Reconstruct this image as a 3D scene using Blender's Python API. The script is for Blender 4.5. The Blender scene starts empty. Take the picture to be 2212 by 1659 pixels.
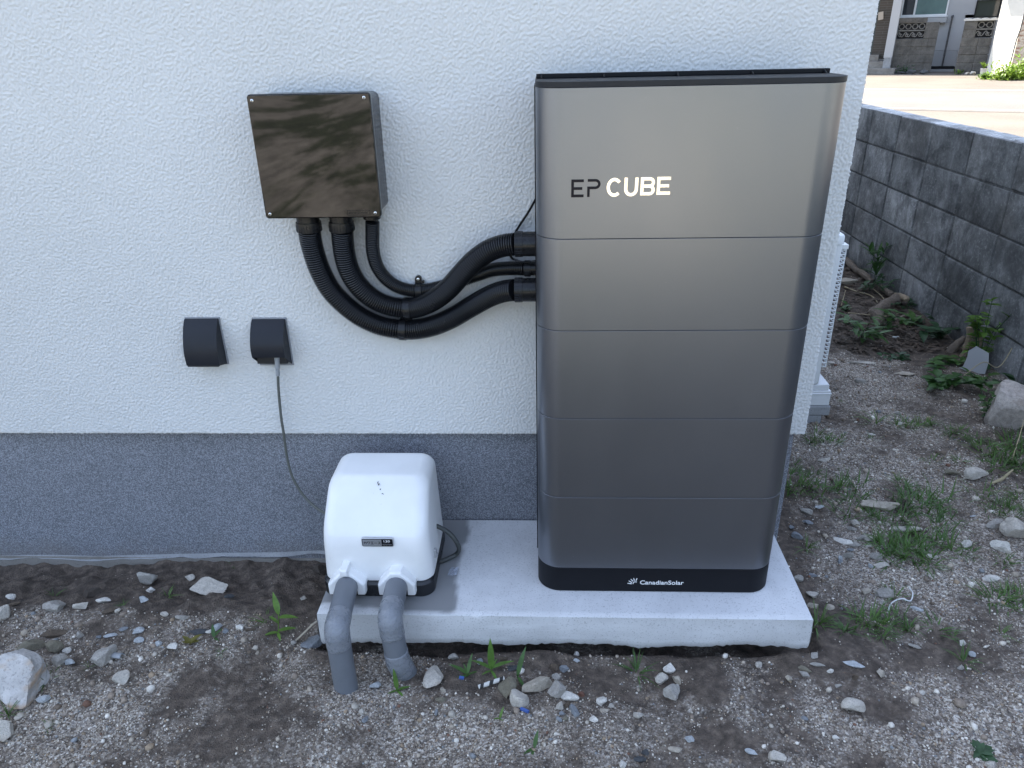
import bpy, math, random
import numpy as np
from mathutils import Vector, Matrix

# ------------------------------------------------------------------ camera, light, exposure
S = bpy.context.scene
COL = S.collection
CAM_F, CAM_P, CAM_Y, CAM_R = 1588.8675, 0.440095, -0.048359, -0.022249
CAM_LOC = np.array([0.0166, -1.7982, 1.3064])
PW, PH = 2212.0, 1659.0

def cam_axes():
    cp, sp = math.cos(CAM_P), math.sin(CAM_P); cy, sy = math.cos(CAM_Y), math.sin(CAM_Y)
    f = np.array([sy*cp, cy*cp, -sp]); r = np.array([cy, -sy, 0.0]); u = np.cross(r, f)
    c, s = math.cos(CAM_R), math.sin(CAM_R)
    return c*r + s*u, -s*r + c*u, f
AX_R, AX_U, AX_F = cam_axes()
cam = bpy.data.cameras.new('camera'); camo = bpy.data.objects.new('camera', cam); COL.objects.link(camo)
cam.sensor_fit = 'HORIZONTAL'; cam.sensor_width = 36; cam.lens = CAM_F/PW*36
cam.clip_start = 0.02; cam.clip_end = 2000
m = Matrix.Identity(4)
for i in range(3):
    m[i][0], m[i][1], m[i][2], m[i][3] = AX_R[i], AX_U[i], -AX_F[i], CAM_LOC[i]
camo.matrix_world = m
S.camera = camo

SUN_EL, SUN_AZ = math.radians(56), math.radians(-46)      # azimuth from +Y towards +X
W = bpy.data.worlds.new('World'); S.world = W; W.use_nodes = True
wn = W.node_tree.nodes; wl = W.node_tree.links
sky = wn.new('ShaderNodeTexSky'); sky.sky_type = 'NISHITA'; sky.sun_disc = False
sky.sun_elevation = SUN_EL; sky.sun_rotation = SUN_AZ; sky.air_density = 1.0; sky.dust_density = 1.2; sky.ozone_density = 1.0
bg = wn['Background']; bg.inputs[1].default_value = 0.13
hs = wn.new('ShaderNodeHueSaturation'); hs.inputs['Saturation'].default_value = .78
wl.new(sky.outputs[0], hs.inputs['Color']); wl.new(hs.outputs[0], bg.inputs[0])
sl = bpy.data.lights.new('sun', 'SUN'); so = bpy.data.objects.new('sun', sl); COL.objects.link(so)
sl.energy = 4.5; sl.angle = math.radians(0.5); sl.color = (1.0, 0.93, 0.82)
sdir = Vector((math.sin(SUN_AZ)*math.cos(SUN_EL), math.cos(SUN_AZ)*math.cos(SUN_EL), math.sin(SUN_EL)))
so.rotation_euler = (-sdir).to_track_quat('-Z', 'Y').to_euler(); so.location = (-8, 12, 14)
vs = S.view_settings
vs.view_transform = 'Standard'; vs.look = 'None'; vs.gamma = 1; vs.exposure = 2.27
S.cycles.max_bounces = 8; S.cycles.diffuse_bounces = 4

# ------------------------------------------------------------------ measuring: a point of the photo to a place in the yard
def ray(u, v):
    return AX_F*CAM_F + AX_R*(u-PW/2) - AX_U*(v-PH/2)
def onY(u, v, y):
    d = ray(u, v); t = (y-CAM_LOC[1])/d[1]; return CAM_LOC + t*d
def onX(u, v, x):
    d = ray(u, v); t = (x-CAM_LOC[0])/d[0]; return CAM_LOC + t*d
def onZ(u, v, z):
    d = ray(u, v); t = (z-CAM_LOC[2])/d[2]; return CAM_LOC + t*d
def onG(u, v):
    p = onZ(u, v, -.12)
    for _ in range(12): p = onZ(u, v, float(height(p[0], p[1])))
    return p
def onGW(u, v):                       # the same, but never beyond the face of the block wall
    p = onG(u, v)
    if p[0] > 2.04: p = onX(u, v, 2.04); p[2] = float(height(p[0], p[1]))
    return p
def depth(p): return float((np.asarray(p)-CAM_LOC) @ AX_F)
def zA(x, y): return x*.33057, 1142.6+y*.33057
def zB(x, y): return 731.2+x*.33057, 1325.4+y*.33057
def zC(x, y): return 1371.1+x*.38017, 1325.4+y*.38017
def zD(x, y): return 1681.9+x*.30312, 868.3+y*.30312
def zE(x, y): return 1700.1+x*.37472, 383.9+y*.37472
def zH(x, y): return 566.7+x*.28926, 438.7+y*.28926
def zP(x, y): return 694.6+x*.1983, 968.8+y*.1983

# ------------------------------------------------------------------ noise in numpy
def hash2(ix, iy, seed):
    n = (ix.astype(np.int64)*374761393 + iy.astype(np.int64)*668265263 + seed*1442695041) & 0x7fffffff
    n = ((n ^ (n >> 13))*1274126177) & 0x7fffffff
    return ((n ^ (n >> 16)) & 0xffff)/65535.0
def vnoise(x, y, s, seed=0):
    x = np.asarray(x, float)/s; y = np.asarray(y, float)/s
    ix = np.floor(x); iy = np.floor(y); fx = x-ix; fy = y-iy
    fx = fx*fx*(3-2*fx); fy = fy*fy*(3-2*fy)
    a = hash2(ix, iy, seed); b = hash2(ix+1, iy, seed); c = hash2(ix, iy+1, seed); d = hash2(ix+1, iy+1, seed)
    return (a*(1-fx)+b*fx)*(1-fy) + (c*(1-fx)+d*fx)*fy - .5
def fbm(x, y, s, seed=0, o=3):
    r = 0; a = 1
    for k in range(o):
        r = r + a*vnoise(x, y, s/2**k, seed+17*k); a *= .5
    return r
def sstep(a, b, x):
    t = np.clip((np.asarray(x, float)-a)/(b-a), 0, 1); return t*t*(3-2*t)

# ------------------------------------------------------------------ mesh building
ORG = {}
def tag(o, label=None, cat=None, group=None, kind=None):
    if label: o['label'] = label
    if cat: o['category'] = cat
    if group: o['group'] = group
    if kind: o['kind'] = kind
    return o
def thing(name, loc, label, cat, group=None, rotz=0, world=None):
    o = bpy.data.objects.new(name, None); COL.objects.link(o)
    o.empty_display_size = .05
    o.location = loc if world is None else world; o.rotation_euler = (0, 0, rotz)
    ORG[o.name] = np.array(loc, float)
    return tag(o, label, cat, group)
def mesh_np(name, v, f):
    me = bpy.data.meshes.new(name)
    v = np.asarray(v, np.float32); f = np.asarray(f, np.int32); k = f.shape[1]
    me.vertices.add(len(v)); me.vertices.foreach_set('co', v.ravel())
    me.loops.add(f.size); me.loops.foreach_set('vertex_index', f.ravel())
    me.polygons.add(len(f)); me.polygons.foreach_set('loop_start', np.arange(0, f.size, k, dtype=np.int32))
    me.update(calc_edges=True)
    return me
def shade(me, ang):
    n = len(me.polygons)
    if ang is None: return
    me.polygons.foreach_set('use_smooth', np.ones(n, bool))
    if ang < 179: me.set_sharp_from_angle(angle=math.radians(ang))
def link(name, me, mat, parent=None, org=None):
    o = bpy.data.objects.new(name, me); COL.objects.link(o)
    for mm in (mat if isinstance(mat, (list, tuple)) else [mat]): me.materials.append(mm)
    if parent is not None: o.parent = parent
    if org is not None and parent is None: o.location = org
    return o

class MB:
    def __init__(s): s.v = []; s.f = []; s.mi = []; s.cur = 0
    def add(s, v, f):
        b = len(s.v); s.v += [tuple(map(float, p)) for p in v]
        s.f += [tuple(i+b for i in q) for q in f]; s.mi += [s.cur]*len(f); return s
    def box(s, x0, x1, y0, y1, z0, z1):
        v = [(x, y, z) for z in (z0, z1) for y in (y0, y1) for x in (x0, x1)]
        return s.add(v, [(0, 2, 3, 1), (4, 5, 7, 6), (0, 1, 5, 4), (2, 6, 7, 3), (0, 4, 6, 2), (1, 3, 7, 5)])
    def loft(s, rings, cap=True, closed=True):
        n = len(rings[0]); v = [p for r in rings for p in r]; f = []
        for i in range(len(rings)-1):
            for j in range(n if closed else n-1):
                k = (j+1) % n; f.append((i*n+j, i*n+k, (i+1)*n+k, (i+1)*n+j))
        if cap:
            f.append(tuple(range(n-1, -1, -1))); f.append(tuple((len(rings)-1)*n+j for j in range(n)))
        return s.add(v, f)
    def tube(s, path, r, n=16, cap=True):
        P = [np.asarray(p, float) for p in path]; rr = r if hasattr(r, '__len__') else [r]*len(P)
        rings = []; nrm = None
        for i, p in enumerate(P):
            t = P[min(i+1, len(P)-1)]-P[max(i-1, 0)]; t = t/(np.linalg.norm(t)+1e-12)
            if nrm is None:
                a = np.array([0, 0, 1.0]) if abs(t[2]) < .9 else np.array([1.0, 0, 0]); nrm = np.cross(t, a)
            nrm = nrm - t*(nrm @ t); nrm = nrm/np.linalg.norm(nrm); b = np.cross(t, nrm)
            rings.append([p + rr[i]*(math.cos(q)*nrm + math.sin(q)*b) for q in np.linspace(0, 2*math.pi, n, endpoint=False)])
        return s.loft(rings, cap)
    def prism(s, poly, d0, d1):        # polygon given as (x, z); runs along y from d0 to d1
        n = len(poly); v = [(p[0], d0, p[1]) for p in poly]+[(p[0], d1, p[1]) for p in poly]
        return s.add(v, [tuple(range(n)), tuple(range(2*n-1, n-1, -1))]+[(i, i+n, (i+1) % n+n, (i+1) % n) for i in range(n)])
    def prism_x(s, poly, x0, x1):      # polygon given as (y, z); runs along x
        n = len(poly); v = [(x0, p[0], p[1]) for p in poly]+[(x1, p[0], p[1]) for p in poly]
        return s.add(v, [tuple(range(n)), tuple(range(2*n-1, n-1, -1))]+[(i, i+n, (i+1) % n+n, (i+1) % n) for i in range(n)])
    def stroke(s, pts, w, d0, d1, closed=False):   # pen stroke in the x-z plane
        P = [np.array(p, float) for p in pts]; n = len(P); L = []; R = []
        for i in range(n):
            a = P[i-1] if (i > 0 or closed) else None; b = P[(i+1) % n] if (i < n-1 or closed) else None
            d = [q/np.linalg.norm(q) for q in ([P[i]-a] if a is not None else [])+([b-P[i]] if b is not None else [])]
            ns = [np.array([-q[1], q[0]]) for q in d]; nn = sum(ns); nn = nn/np.linalg.norm(nn)
            k = w/2/max(.4, nn @ ns[0]); L.append(P[i]+nn*k); R.append(P[i]-nn*k)
        rings = [[(L[i][0], d0, L[i][1]), (R[i][0], d0, R[i][1]), (R[i][0], d1, R[i][1]), (L[i][0], d1, L[i][1])] for i in range(n)]
        if closed: rings.append(rings[0])
        return s.loft(rings, cap=not closed)
    def build(s, name, mat, parent=None, org=(0, 0, 0), ang=35, bevel=0, seg=2):
        o0 = ORG[parent.name] if (parent is not None and parent.name in ORG) else np.array(org, float)
        me = bpy.data.meshes.new(name)
        me.from_pydata([tuple(np.array(p)-o0) for p in s.v], [], s.f); me.validate()
        if isinstance(mat, (list, tuple)) and len(me.polygons) == len(s.mi): me.polygons.foreach_set('material_index', s.mi)
        import bmesh
        bm = bmesh.new(); bm.from_mesh(me); bmesh.ops.recalc_face_normals(bm, faces=bm.faces); bm.to_mesh(me); bm.free()
        shade(me, ang)
        o = link(name, me, mat, parent, org)
        ORG[o.name] = o0
        if bevel:
            b = o.modifiers.new('bevel', 'BEVEL'); b.width = bevel; b.segments = seg; b.limit_method = 'ANGLE'; b.angle_limit = math.radians(40)
        return o

def rrect(x0, x1, y0, y1, rf, rb, n=10):     # rounded rectangle; front is y0
    P = []
    for cx, cy, r, a in ((x1-rf, y0+rf, rf, -90), (x1-rb, y1-rb, rb, 0), (x0+rb, y1-rb, rb, 90), (x0+rf, y0+rf, rf, 180)):
        for k in range(n+1):
            t = math.radians(a+90*k/n); P.append((cx+r*math.cos(t), cy+r*math.sin(t)))
    return P
def ringz(P, z): return [(p[0], p[1], z) for p in P]
def arc(cx, cy, r, a0, a1, n=14): return [(cx+r*math.cos(math.radians(a0+(a1-a0)*k/n)), cy+r*math.sin(math.radians(a0+(a1-a0)*k/n))) for k in range(n+1)]
def spline(P, n):
    P = [np.asarray(p, float) for p in P]; P = [2*P[0]-P[1]]+P+[2*P[-1]-P[-2]]; out = []
    for i in range(1, len(P)-2):
        for k in range(n):
            t = k/n; a, b, c, d = P[i-1:i+3]
            out.append(.5*(2*b+(c-a)*t+(2*a-5*b+4*c-d)*t*t+(-a+3*b-3*c+d)*t**3))
    out.append(P[-2]); return out
def resample(P, step):
    P = np.array(P); d = np.concatenate([[0], np.cumsum(np.linalg.norm(np.diff(P, axis=0), axis=1))])
    s = np.arange(0, d[-1], step); return np.stack([np.interp(s, d, P[:, k]) for k in range(3)], 1)

# ------------------------------------------------------------------ materials
class NT:
    def __init__(s, name):
        s.m = bpy.data.materials.new(name); s.m.use_nodes = True; s.t = s.m.node_tree; s.n = s.t.nodes
        s.b = s.n['Principled BSDF']; s.co = None
    def l(s, a, b): s.t.links.new(a, b); return s
    def node(s, t, **k):
        q = s.n.new(t)
        for a, b in k.items(): setattr(q, a, b)
        return q
    def coord(s, scale=(1, 1, 1), rot=(0, 0, 0)):
        if s.co is None: s.co = s.node('ShaderNodeTexCoord')
        if scale == (1, 1, 1) and rot == (0, 0, 0): return s.co.outputs['Object']
        mp = s.node('ShaderNodeMapping'); mp.inputs['Scale'].default_value = scale; mp.inputs['Rotation'].default_value = rot
        s.l(s.co.outputs['Object'], mp.inputs[0]); return mp.outputs[0]
    def noise(s, scale, detail=3, rough=.55, vec=None, dist=0):
        q = s.node('ShaderNodeTexNoise'); q.inputs['Scale'].default_value = scale; q.inputs['Detail'].default_value = detail
        q.inputs['Roughness'].default_value = rough; q.inputs['Distortion'].default_value = dist
        s.l(vec if vec is not None else s.coord(), q.inputs['Vector']); return q.outputs[0]
    def vor(s, scale, out='Distance', vec=None, feature='F1'):
        q = s.node('ShaderNodeTexVoronoi', feature=feature); q.inputs['Scale'].default_value = scale
        s.l(vec if vec is not None else s.coord(), q.inputs['Vector']); return q.outputs[out]
    def ramp(s, fac, stops, interp='LINEAR'):
        q = s.node('ShaderNodeValToRGB'); q.color_ramp.interpolation = interp; e = q.color_ramp.elements
        while len(e) < len(stops): e.new(.5)
        for i, (p, c) in enumerate(stops):
            e[i].position = p; e[i].color = (c, c, c, 1) if not hasattr(c, '__len__') else (*c, 1)
        s.l(fac, q.inputs[0]); return q.outputs[0]
    def mix(s, fac, a, b, mode='MIX'):
        q = s.node('ShaderNodeMix', data_type='RGBA', blend_type=mode)
        for sock, val in ((q.inputs[0], fac), (q.inputs[6], a), (q.inputs[7], b)):
            if hasattr(val, 'links') or hasattr(val, 'is_linked'): s.l(val, sock)
            elif hasattr(val, '__len__'): sock.default_value = (*val, 1)
            else: sock.default_value = val
        return q.outputs[2]
    def math(s, op, a, b=0):
        q = s.node('ShaderNodeMath', operation=op)
        for sock, val in ((q.inputs[0], a), (q.inputs[1], b)):
            if hasattr(val, 'is_linked'): s.l(val, sock)
            else: sock.default_value = val
        return q.outputs[0]
    def attr(s, name, out='Fac'):
        q = s.node('ShaderNodeAttribute', attribute_name=name); return q.outputs[out]
    def bump(s, h, strength=.5, dist=.002):
        q = s.node('ShaderNodeBump'); q.inputs['Strength'].default_value = strength; q.inputs['Distance'].default_value = dist
        s.l(h, q.inputs['Height'])
        if s.b.inputs['Normal'].is_linked: s.l(s.b.inputs['Normal'].links[0].from_socket, q.inputs['Normal'])
        s.l(q.outputs[0], s.b.inputs['Normal']); return s
    def set(s, col=None, rough=None, metal=None, **k):
        for nm, val in [('Base Color', col), ('Roughness', rough), ('Metallic', metal)]+[(a.replace('_', ' '), b) for a, b in k.items()]:
            if val is None: continue
            sk = s.b.inputs[nm]
            if hasattr(val, 'is_linked'): s.l(val, sk)
            elif hasattr(val, '__len__') and len(val) == 3: sk.default_value = (*val, 1)
            else: sk.default_value = val
        return s
def mul(c, k): return tuple(x*k for x in c)
def simple(name, c, rough=.5, metal=0, var=.12, scale=30, bump=0, bscale=200, bd=.001):
    t = NT(name)
    t.set(t.mix(t.noise(scale, 4), mul(c, 1-var), mul(c, 1+var)), t.ramp(t.noise(scale*.6+3, 3), [(.3, max(0, rough-.06)), (.7, min(1, rough+.06))]), metal)
    if bump: t.bump(t.noise(bscale, 3), bump, bd)
    return t.m

def mat_stucco():
    t = NT('white_stucco')
    c = t.mix(t.ramp(t.noise(1.3, 3), [(.35, 0.), (.7, 1.)]), (.60, .605, .60), (.645, .65, .645))
    t.set(c, .85); t.bump(t.noise(420, 2), .35, .0012); return t.m
def mat_stucco_flat():
    t = NT('white_stucco_plain'); t.set((.625, .63, .625), .85)
    t.bump(t.noise(95, 3, .6), .9, .004); t.bump(t.noise(420, 2), .35, .0012); return t.m
def mat_plinth():
    t = NT('grey_stone_spray')
    a = t.ramp(t.noise(330, 2, .7), [(.34, (.088, .094, .108)), (.5, (.185, .196, .225)), (.64, (.33, .345, .385))])
    a = t.mix(t.ramp(t.noise(2.2, 3), [(.35, 0.), (.7, 1.)]), t.mix(1., a, (.92, .92, .92), 'MULTIPLY'), t.mix(1., a, (1.1, 1.1, 1.1), 'MULTIPLY'))
    gp = t.node('ShaderNodeNewGeometry'); sx = t.node('ShaderNodeSeparateXYZ'); t.l(gp.outputs['Position'], sx.inputs[0])
    dz = t.math('ADD', sx.outputs[2], t.math('MULTIPLY', t.math('SUBTRACT', t.noise(11, 5, .7), .5), .22))
    a = t.mix(t.ramp(t.math('ADD', dz, .20), [(.0, .55), (.12, .0)]), a, (.16, .14, .12))
    t.set(a, .8); t.bump(t.noise(230, 3, .7), .7, .0025); return t.m
def mat_concrete(name, c0, c1, stain=None, bumpd=.0012):
    t = NT(name)
    a = t.mix(t.ramp(t.noise(7, 6, .65, dist=.6), [(.3, 0.), (.7, 1.)]), c0, c1)
    a = t.mix(t.ramp(t.noise(240, 2), [(.33, .55), (.42, 0.)]), a, mul(c0, .55))
    st = t.noise(5, 5, .6, vec=t.coord((1, 1, 6)))
    a = t.mix(t.ramp(st, [(.52, 0.), (.72, .5)]), a, mul(c1, 1.16))
    r = .8
    if stain:
        w = t.attr('wet_dark'); a = t.mix(w, a, mul(c0, .46)); r = t.ramp(w, [(0, .8), (1, .35)])
    t.set(a, r); t.bump(t.noise(60, 4), .4, bumpd); t.bump(t.noise(420, 2), .25, .0008); return t.m
def mat_block():
    t = NT('weathered_concrete_block')
    tone = t.attr('tone')
    a = t.ramp(t.noise(9, 6, .7, vec=t.coord((1, 1, .7)), dist=.8), [(.30, (.108, .110, .112)), (.48, (.198, .201, .203)), (.66, (.34, .343, .345))])
    a = t.mix(t.ramp(t.noise(70, 5, .75), [(.52, 0.), (.68, .75)]), a, (.46, .46, .455))
    a = t.mix(t.ramp(t.noise(22, 5, .75, vec=t.coord((1, 1, .3))), [(.55, 0.), (.72, .7)]), a, (.33, .33, .325))
    a = t.mix(t.ramp(t.noise(4.5, 5, .7), [(.40, .65), (.56, 0.)]), a, (.05, .05, .052))
    a = t.mix(t.ramp(t.noise(3.2, 3), [(.56, 0.), (.8, .3)]), a, (.20, .18, .155))
    a = t.mix(1., a, t.ramp(t.math('MULTIPLY', tone, .5), [(0, .42), (.06, .5), (.15, .82), (.5, 1.4), (1, 2.6)]), 'MULTIPLY')
    t.set(a, .9); t.bump(t.noise(300, 3), .6, .002); t.bump(t.noise(30, 4), .5, .003); return t.m
def mat_ground():
    t = NT('soil_and_gravel')
    g = t.attr('gravel'); far = t.attr('far')
    soil = t.ramp(t.noise(38, 6, .65), [(.3, (.036, .027, .0205)), (.5, (.085, .065, .050)), (.72, (.18, .142, .11))])
    v = t.vor(230, 'Color'); sep = t.node('ShaderNodeSeparateColor'); t.l(v, sep.inputs[0])
    peb = t.ramp(sep.outputs[0], [(0, (.050, .037, .027)), (.36, (.18, .142, .108)), (.75, (.45, .385, .315)), (1, (.80, .74, .65))])
    v2 = t.vor(95, 'Color'); sep2 = t.node('ShaderNodeSeparateColor'); t.l(v2, sep2.inputs[0])
    peb = t.mix(.3, peb, t.ramp(sep2.outputs[1], [(0, (.09, .08, .07)), (.7, (.24, .22, .2)), (1, (.42, .41, .4))]))
    fac = t.math('ADD', g, t.math('MULTIPLY', t.math('SUBTRACT', t.noise(60, 5, .7), .5), 1.3))
    a = t.mix(t.ramp(fac, [(.22, 0.), (.85, 1.)]), soil, peb)
    lawn = t.ramp(t.noise(.75, 6, .68, vec=t.coord((1, .22, 1))), [(.30, (.05, .047, .043)), (.41, (.43, .395, .35)), (.49, (.36, .33, .29)), (.55, (.10, .11, .065)), (.63, (.09, .105, .06)), (.70, (.40, .365, .32))])
    lawn = t.mix(1., lawn, t.ramp(t.noise(6, 5, .75, vec=t.coord((1, .2, 1))), [(.3, .45), (.7, 1.35)]), 'MULTIPLY')
    a = t.mix(far, a, lawn)
    t.set(a, .9); t.bump(t.vor(230), .7, .003); t.bump(t.noise(70, 4, .7), .8, .006); return t.m
def mat_attr_stone(name, bscale=160):
    t = NT(name); a = t.attr('Col', 'Color')
    a = t.mix(1., a, t.ramp(t.noise(bscale, 3), [(.3, .75), (.7, 1.2)]), 'MULTIPLY'); t.set(a, .85); return t.m
def mat_rock(name, c, var=.3, sc=55, stain=None):
    t = NT(name)
    a = t.ramp(t.noise(sc, 6, .7, dist=.4), [(.28, mul(c, 1-var)), (.5, c), (.72, mul(c, 1+var))])
    a = t.mix(t.ramp(t.noise(sc*7, 2), [(.36, .5), (.44, 0.)]), a, mul(c, .45))
    a = t.mix(t.ramp(t.noise(14, 3), [(.55, 0.), (.7, .45)]), a, (c[0]*.62, c[1]*.52, c[2]*.42))
    if stain: a = t.mix(t.ramp(t.noise(9, 3, vec=t.coord((1, 1, 2.4))), [(.5, 0.), (.62, .75)]), a, stain)
    t.set(a, .85); t.bump(t.noise(sc*2.2, 5, .7), .8, .006); t.bump(t.noise(sc*9, 2), .4, .0015); return t.m
def mat_leaf(name, c):
    t = NT(name)
    oi = t.node('ShaderNodeObjectInfo')
    a = t.mix(t.ramp(t.noise(40, 3), [(.3, 0.), (.7, 1.)]), mul(c, .7), mul(c, 1.35))
    a = t.mix(1., a, t.ramp(oi.outputs['Random'], [(0, (.8, .85, .8)), (1, (1.25, 1.15, 1.0))]), 'MULTIPLY')
    t.set(a, .5, Subsurface_Weight=0); tr = t.node('ShaderNodeBsdfTranslucent'); t.l(a, tr.inputs[0])
    ms = t.node('ShaderNodeMixShader'); ms.inputs[0].default_value = .3
    t.l(t.b.outputs[0], ms.inputs[1]); t.l(tr.outputs[0], ms.inputs[2]); t.l(ms.outputs[0], t.n['Material Output'].inputs[0]); return t.m
def mat_satin():
    t = NT('satin_metal_paint')
    a = t.mix(t.noise(900, 1), (.212, .222, .245), (.258, .268, .292))
    t.set(a, t.ramp(t.noise(2.6, 4, .6, vec=t.coord((1, 1, .5))), [(.3, .31), (.7, .40)]), .95); t.set(Coat_Weight=.0)
    d = t.ramp(t.noise(330, 2, .8), [(.755, 0.), (.79, 1.)]); t.l(t.mix(d, a, (.6, .6, .6)), t.b.inputs['Base Color'])
    t.bump(t.noise(1400, 1), .04, .0004); return t.m

M = {}
M['stucco'] = mat_stucco(); M['stucco2'] = mat_stucco_flat(); M['plinth'] = mat_plinth()
M['pad'] = mat_concrete('pale_concrete', (.52, .525, .53), (.63, .635, .64), True)
M['mortar'] = mat_concrete('grey_mortar', (.20, .205, .21), (.31, .315, .32))
M['footing'] = mat_concrete('footing_concrete', (.17, .155, .135), (.27, .255, .23))
M['block'] = mat_block()
M['ground'] = mat_ground()
M['gravel'] = mat_attr_stone('gravel_chips')
M['satin'] = mat_satin()
M['black'] = simple('black_base_plastic', (.006, .0065, .009), .5, 0, .15, 40); M['black'].node_tree.nodes['Principled BSDF'].inputs['Specular IOR Level'].default_value = .22
M['lid'] = simple('charcoal_lid_plastic', (.016, .0175, .021), .5, 0, .1, 40, .1, 600); M['lid'].node_tree.nodes['Principled BSDF'].inputs['Specular IOR Level'].default_value = .3
M['hose'] = simple('black_hose_plastic', (.009, .0098, .012), .22, 0, .15, 30)
M['hose2'] = simple('black_fitting_plastic', (.011, .0115, .013), .28, 0, .15, 40)
M['hose2'].node_tree.nodes['Principled BSDF'].inputs['Specular IOR Level'].default_value = .32
M['gloss'] = NT('glossy_black_plastic').set((.0035, .0035, .004), .028, 0, IOR=1.43).m
M['boxside'] = simple('black_box_side', (.013, .0135, .015), .22, 0, .1, 30, .25, 90, .002)
M['steel'] = simple('bright_screw_steel', (.75, .75, .74), .3, 1, .05)
M['hood'] = simple('charcoal_hood_paint', (.013, .015, .021), .5, 0, .06, 30); M['hood'].node_tree.nodes['Principled BSDF'].inputs['Specular IOR Level'].default_value = .3
M['hoodin'] = simple('dark_hood_inside', (.012, .013, .015), .6)
M['hoodplate'] = simple('grey_hood_backplate', (.25, .26, .28), .5)
M['cord'] = simple('grey_cord_rubber', (.105, .11, .10), .55, 0, .15, 60); M['cord2'] = simple('dark_grey_cable', (.05, .055, .053), .5, 0, .15, 60)
M['plug'] = simple('grey_plug_plastic', (.30, .315, .33), .45, 0, .05)
M['pumpbase'] = simple('black_pump_base', (.012, .0125, .015), .3, 0, .3, 25)
M['pipe'] = simple('grey_lagging_plastic', (.155, .168, .188), .42, 0, .12, 26, .10, 120)
M['silver'] = simple('brushed_silver_plate', (.55, .56, .58), .35, .8, .06, 200)
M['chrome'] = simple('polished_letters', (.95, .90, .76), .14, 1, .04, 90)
M['darkreflection'] = simple('dark_reflection_letters', (.006, .007, .012), .2, 0, .1, 60); M['darkreflection'].node_tree.nodes['Principled BSDF'].inputs['Specular IOR Level'].default_value = .15  # chrome lettering whose dark reflection is put into the base colour
M['white'] = simple('white_print', (.78, .78, .78), .5)
M['acw'] = simple('off_white_metal', (.70, .71, .70), .45, 0, .03, 20)
M['riser'] = simple('white_moulded_foot', (.68, .69, .69), .5, 0, .1, 18)
M['whiteplastic'] = simple('white_plastic_scrap', (.66, .67, .66), .5)
M['blue'] = simple('blue_plastic_scrap', (.06, .12, .36), .4)
M['wood'] = simple('pale_weathered_wood', (.40, .35, .28), .8, 0, .35, 60, .4, 150)
M['bark'] = simple('brown_bark', (.175, .14, .11), .9, 0, .65, 60, 1., 110, .008)
M['rawwood'] = simple('torn_pale_wood', (.30, .235, .165), .85, 0, .55, 70, 1., 120, .006)
M['leaf'] = mat_leaf('green_leaf', (.055, .125, .032)); M['leaf2'] = mat_leaf('bright_leaf', (.10, .20, .035)); M['leaf3'] = mat_leaf('dark_leaf', (.035, .085, .035))
M['leaf4'] = mat_leaf('yellow_green_weed_leaf', (.13, .22, .03)); M['rust'] = mat_leaf('yellowing_leaf', (.17, .15, .03))  # weed leaf in a brighter, yellower green
M['grass'] = mat_leaf('grass_blade', (.075, .15, .035)); M['dry'] = simple('dry_straw', (.38, .32, .2), .8)
def mat_cover():
    t = NT('white_pump_plastic')
    a = t.mix(t.ramp(t.noise(9, 4), [(.4, 0.), (.75, 1.)]), (.82, .82, .81), (.76, .76, .745))
    a = t.mix(t.ramp(t.noise(60, 4, .7), [(.68, 0.), (.76, .35)]), a, (.42, .42, .40))
    t.set(a, t.ramp(t.noise(20, 3), [(.3, .32), (.7, .45)])); return t.m
M['cover'] = mat_cover()
def mat_tape():
    t = NT('silver_grey_tape'); 
    t.set(t.mix(t.noise(40, 4), (.17, .183, .205), (.25, .265, .29)), t.ramp(t.noise(60, 3), [(.3, .22), (.7, .4)]))
    t.bump(t.noise(38, 4, .65, vec=t.coord((1, 1, 2.6), (.2, .3, 0)), dist=1.4), .9, .004); return t.m
M['tape'] = mat_tape()
def mat_film():
    t = NT('clear_film'); t.set((.8, .85, .95), .12, 0, Transmission_Weight=.75, IOR=1.4, Alpha=.75); t.bump(t.noise(120, 3), 1., .003); return t.m
M['film'] = mat_film()

# ------------------------------------------------------------------ ground shape
def dirt_mask(x, y):                 # 1 = gravelly, 0 = bare soil
    x = np.asarray(x, float); y = np.asarray(y, float)
    g = .43 + .52*fbm(x, y, .36, 5, 4) + .55*fbm(x, y, .08, 9, 4)
    g = g - .85*sstep(-.30, -.17, y)*sstep(-.45, -.6, x)           # moist soil along the plinth
    g = g - .30*sstep(-.62, -.45, y)*sstep(-.5, .0, x)*sstep(.9, .6, x)    # soil in front of the pad
    for cx, cy, rx, ry, w in BLOBS: g = g + .75*w*np.exp(-((x-cx)/rx)**2-((y-cy)/ry)**2)
    g = g - .35*sstep(1.25, 1.9, y)
    return np.clip(g, 0, 1)
BLOBS = []
def height(x, y):
    x = np.asarray(x, float); y = np.asarray(y, float)
    h = -.122 + .022*fbm(x, y, .55, 3, 2)
    L = sstep(-.52, -.66, x)
    h = h - (.036+.026*sstep(-1.15, -1.45, x)-.014*fbm(x, x*0, .25, 61, 3))*L*sstep(-.25, .02, y) + .012*L*np.exp(-((y+.27)/.05)**2)
    inpad = sstep(-.395, -.345, y)*sstep(-.60, -.56, x)*sstep(.74, .69, x); h = h - .045*inpad*sstep(.4, .0, y)
    f = np.maximum(sstep(2.1, 2.19, x), sstep(5.6, 6.9, y))
    h = h*(1-f) + f*.19
    near = sstep(-4, -2, y)*sstep(9, 6, y)*sstep(-5, -3, x)*sstep(3, 2.4, x)
    fade = .15+.85*sstep(2.2, 1.9, x)
    h = h + fade*near*(.020*fbm(x, y, .13, 11, 2) + .010*fbm(x, y, .035, 13, 2)*(1+1.2*L*sstep(-.28, -.2, y)))
    return h
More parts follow.
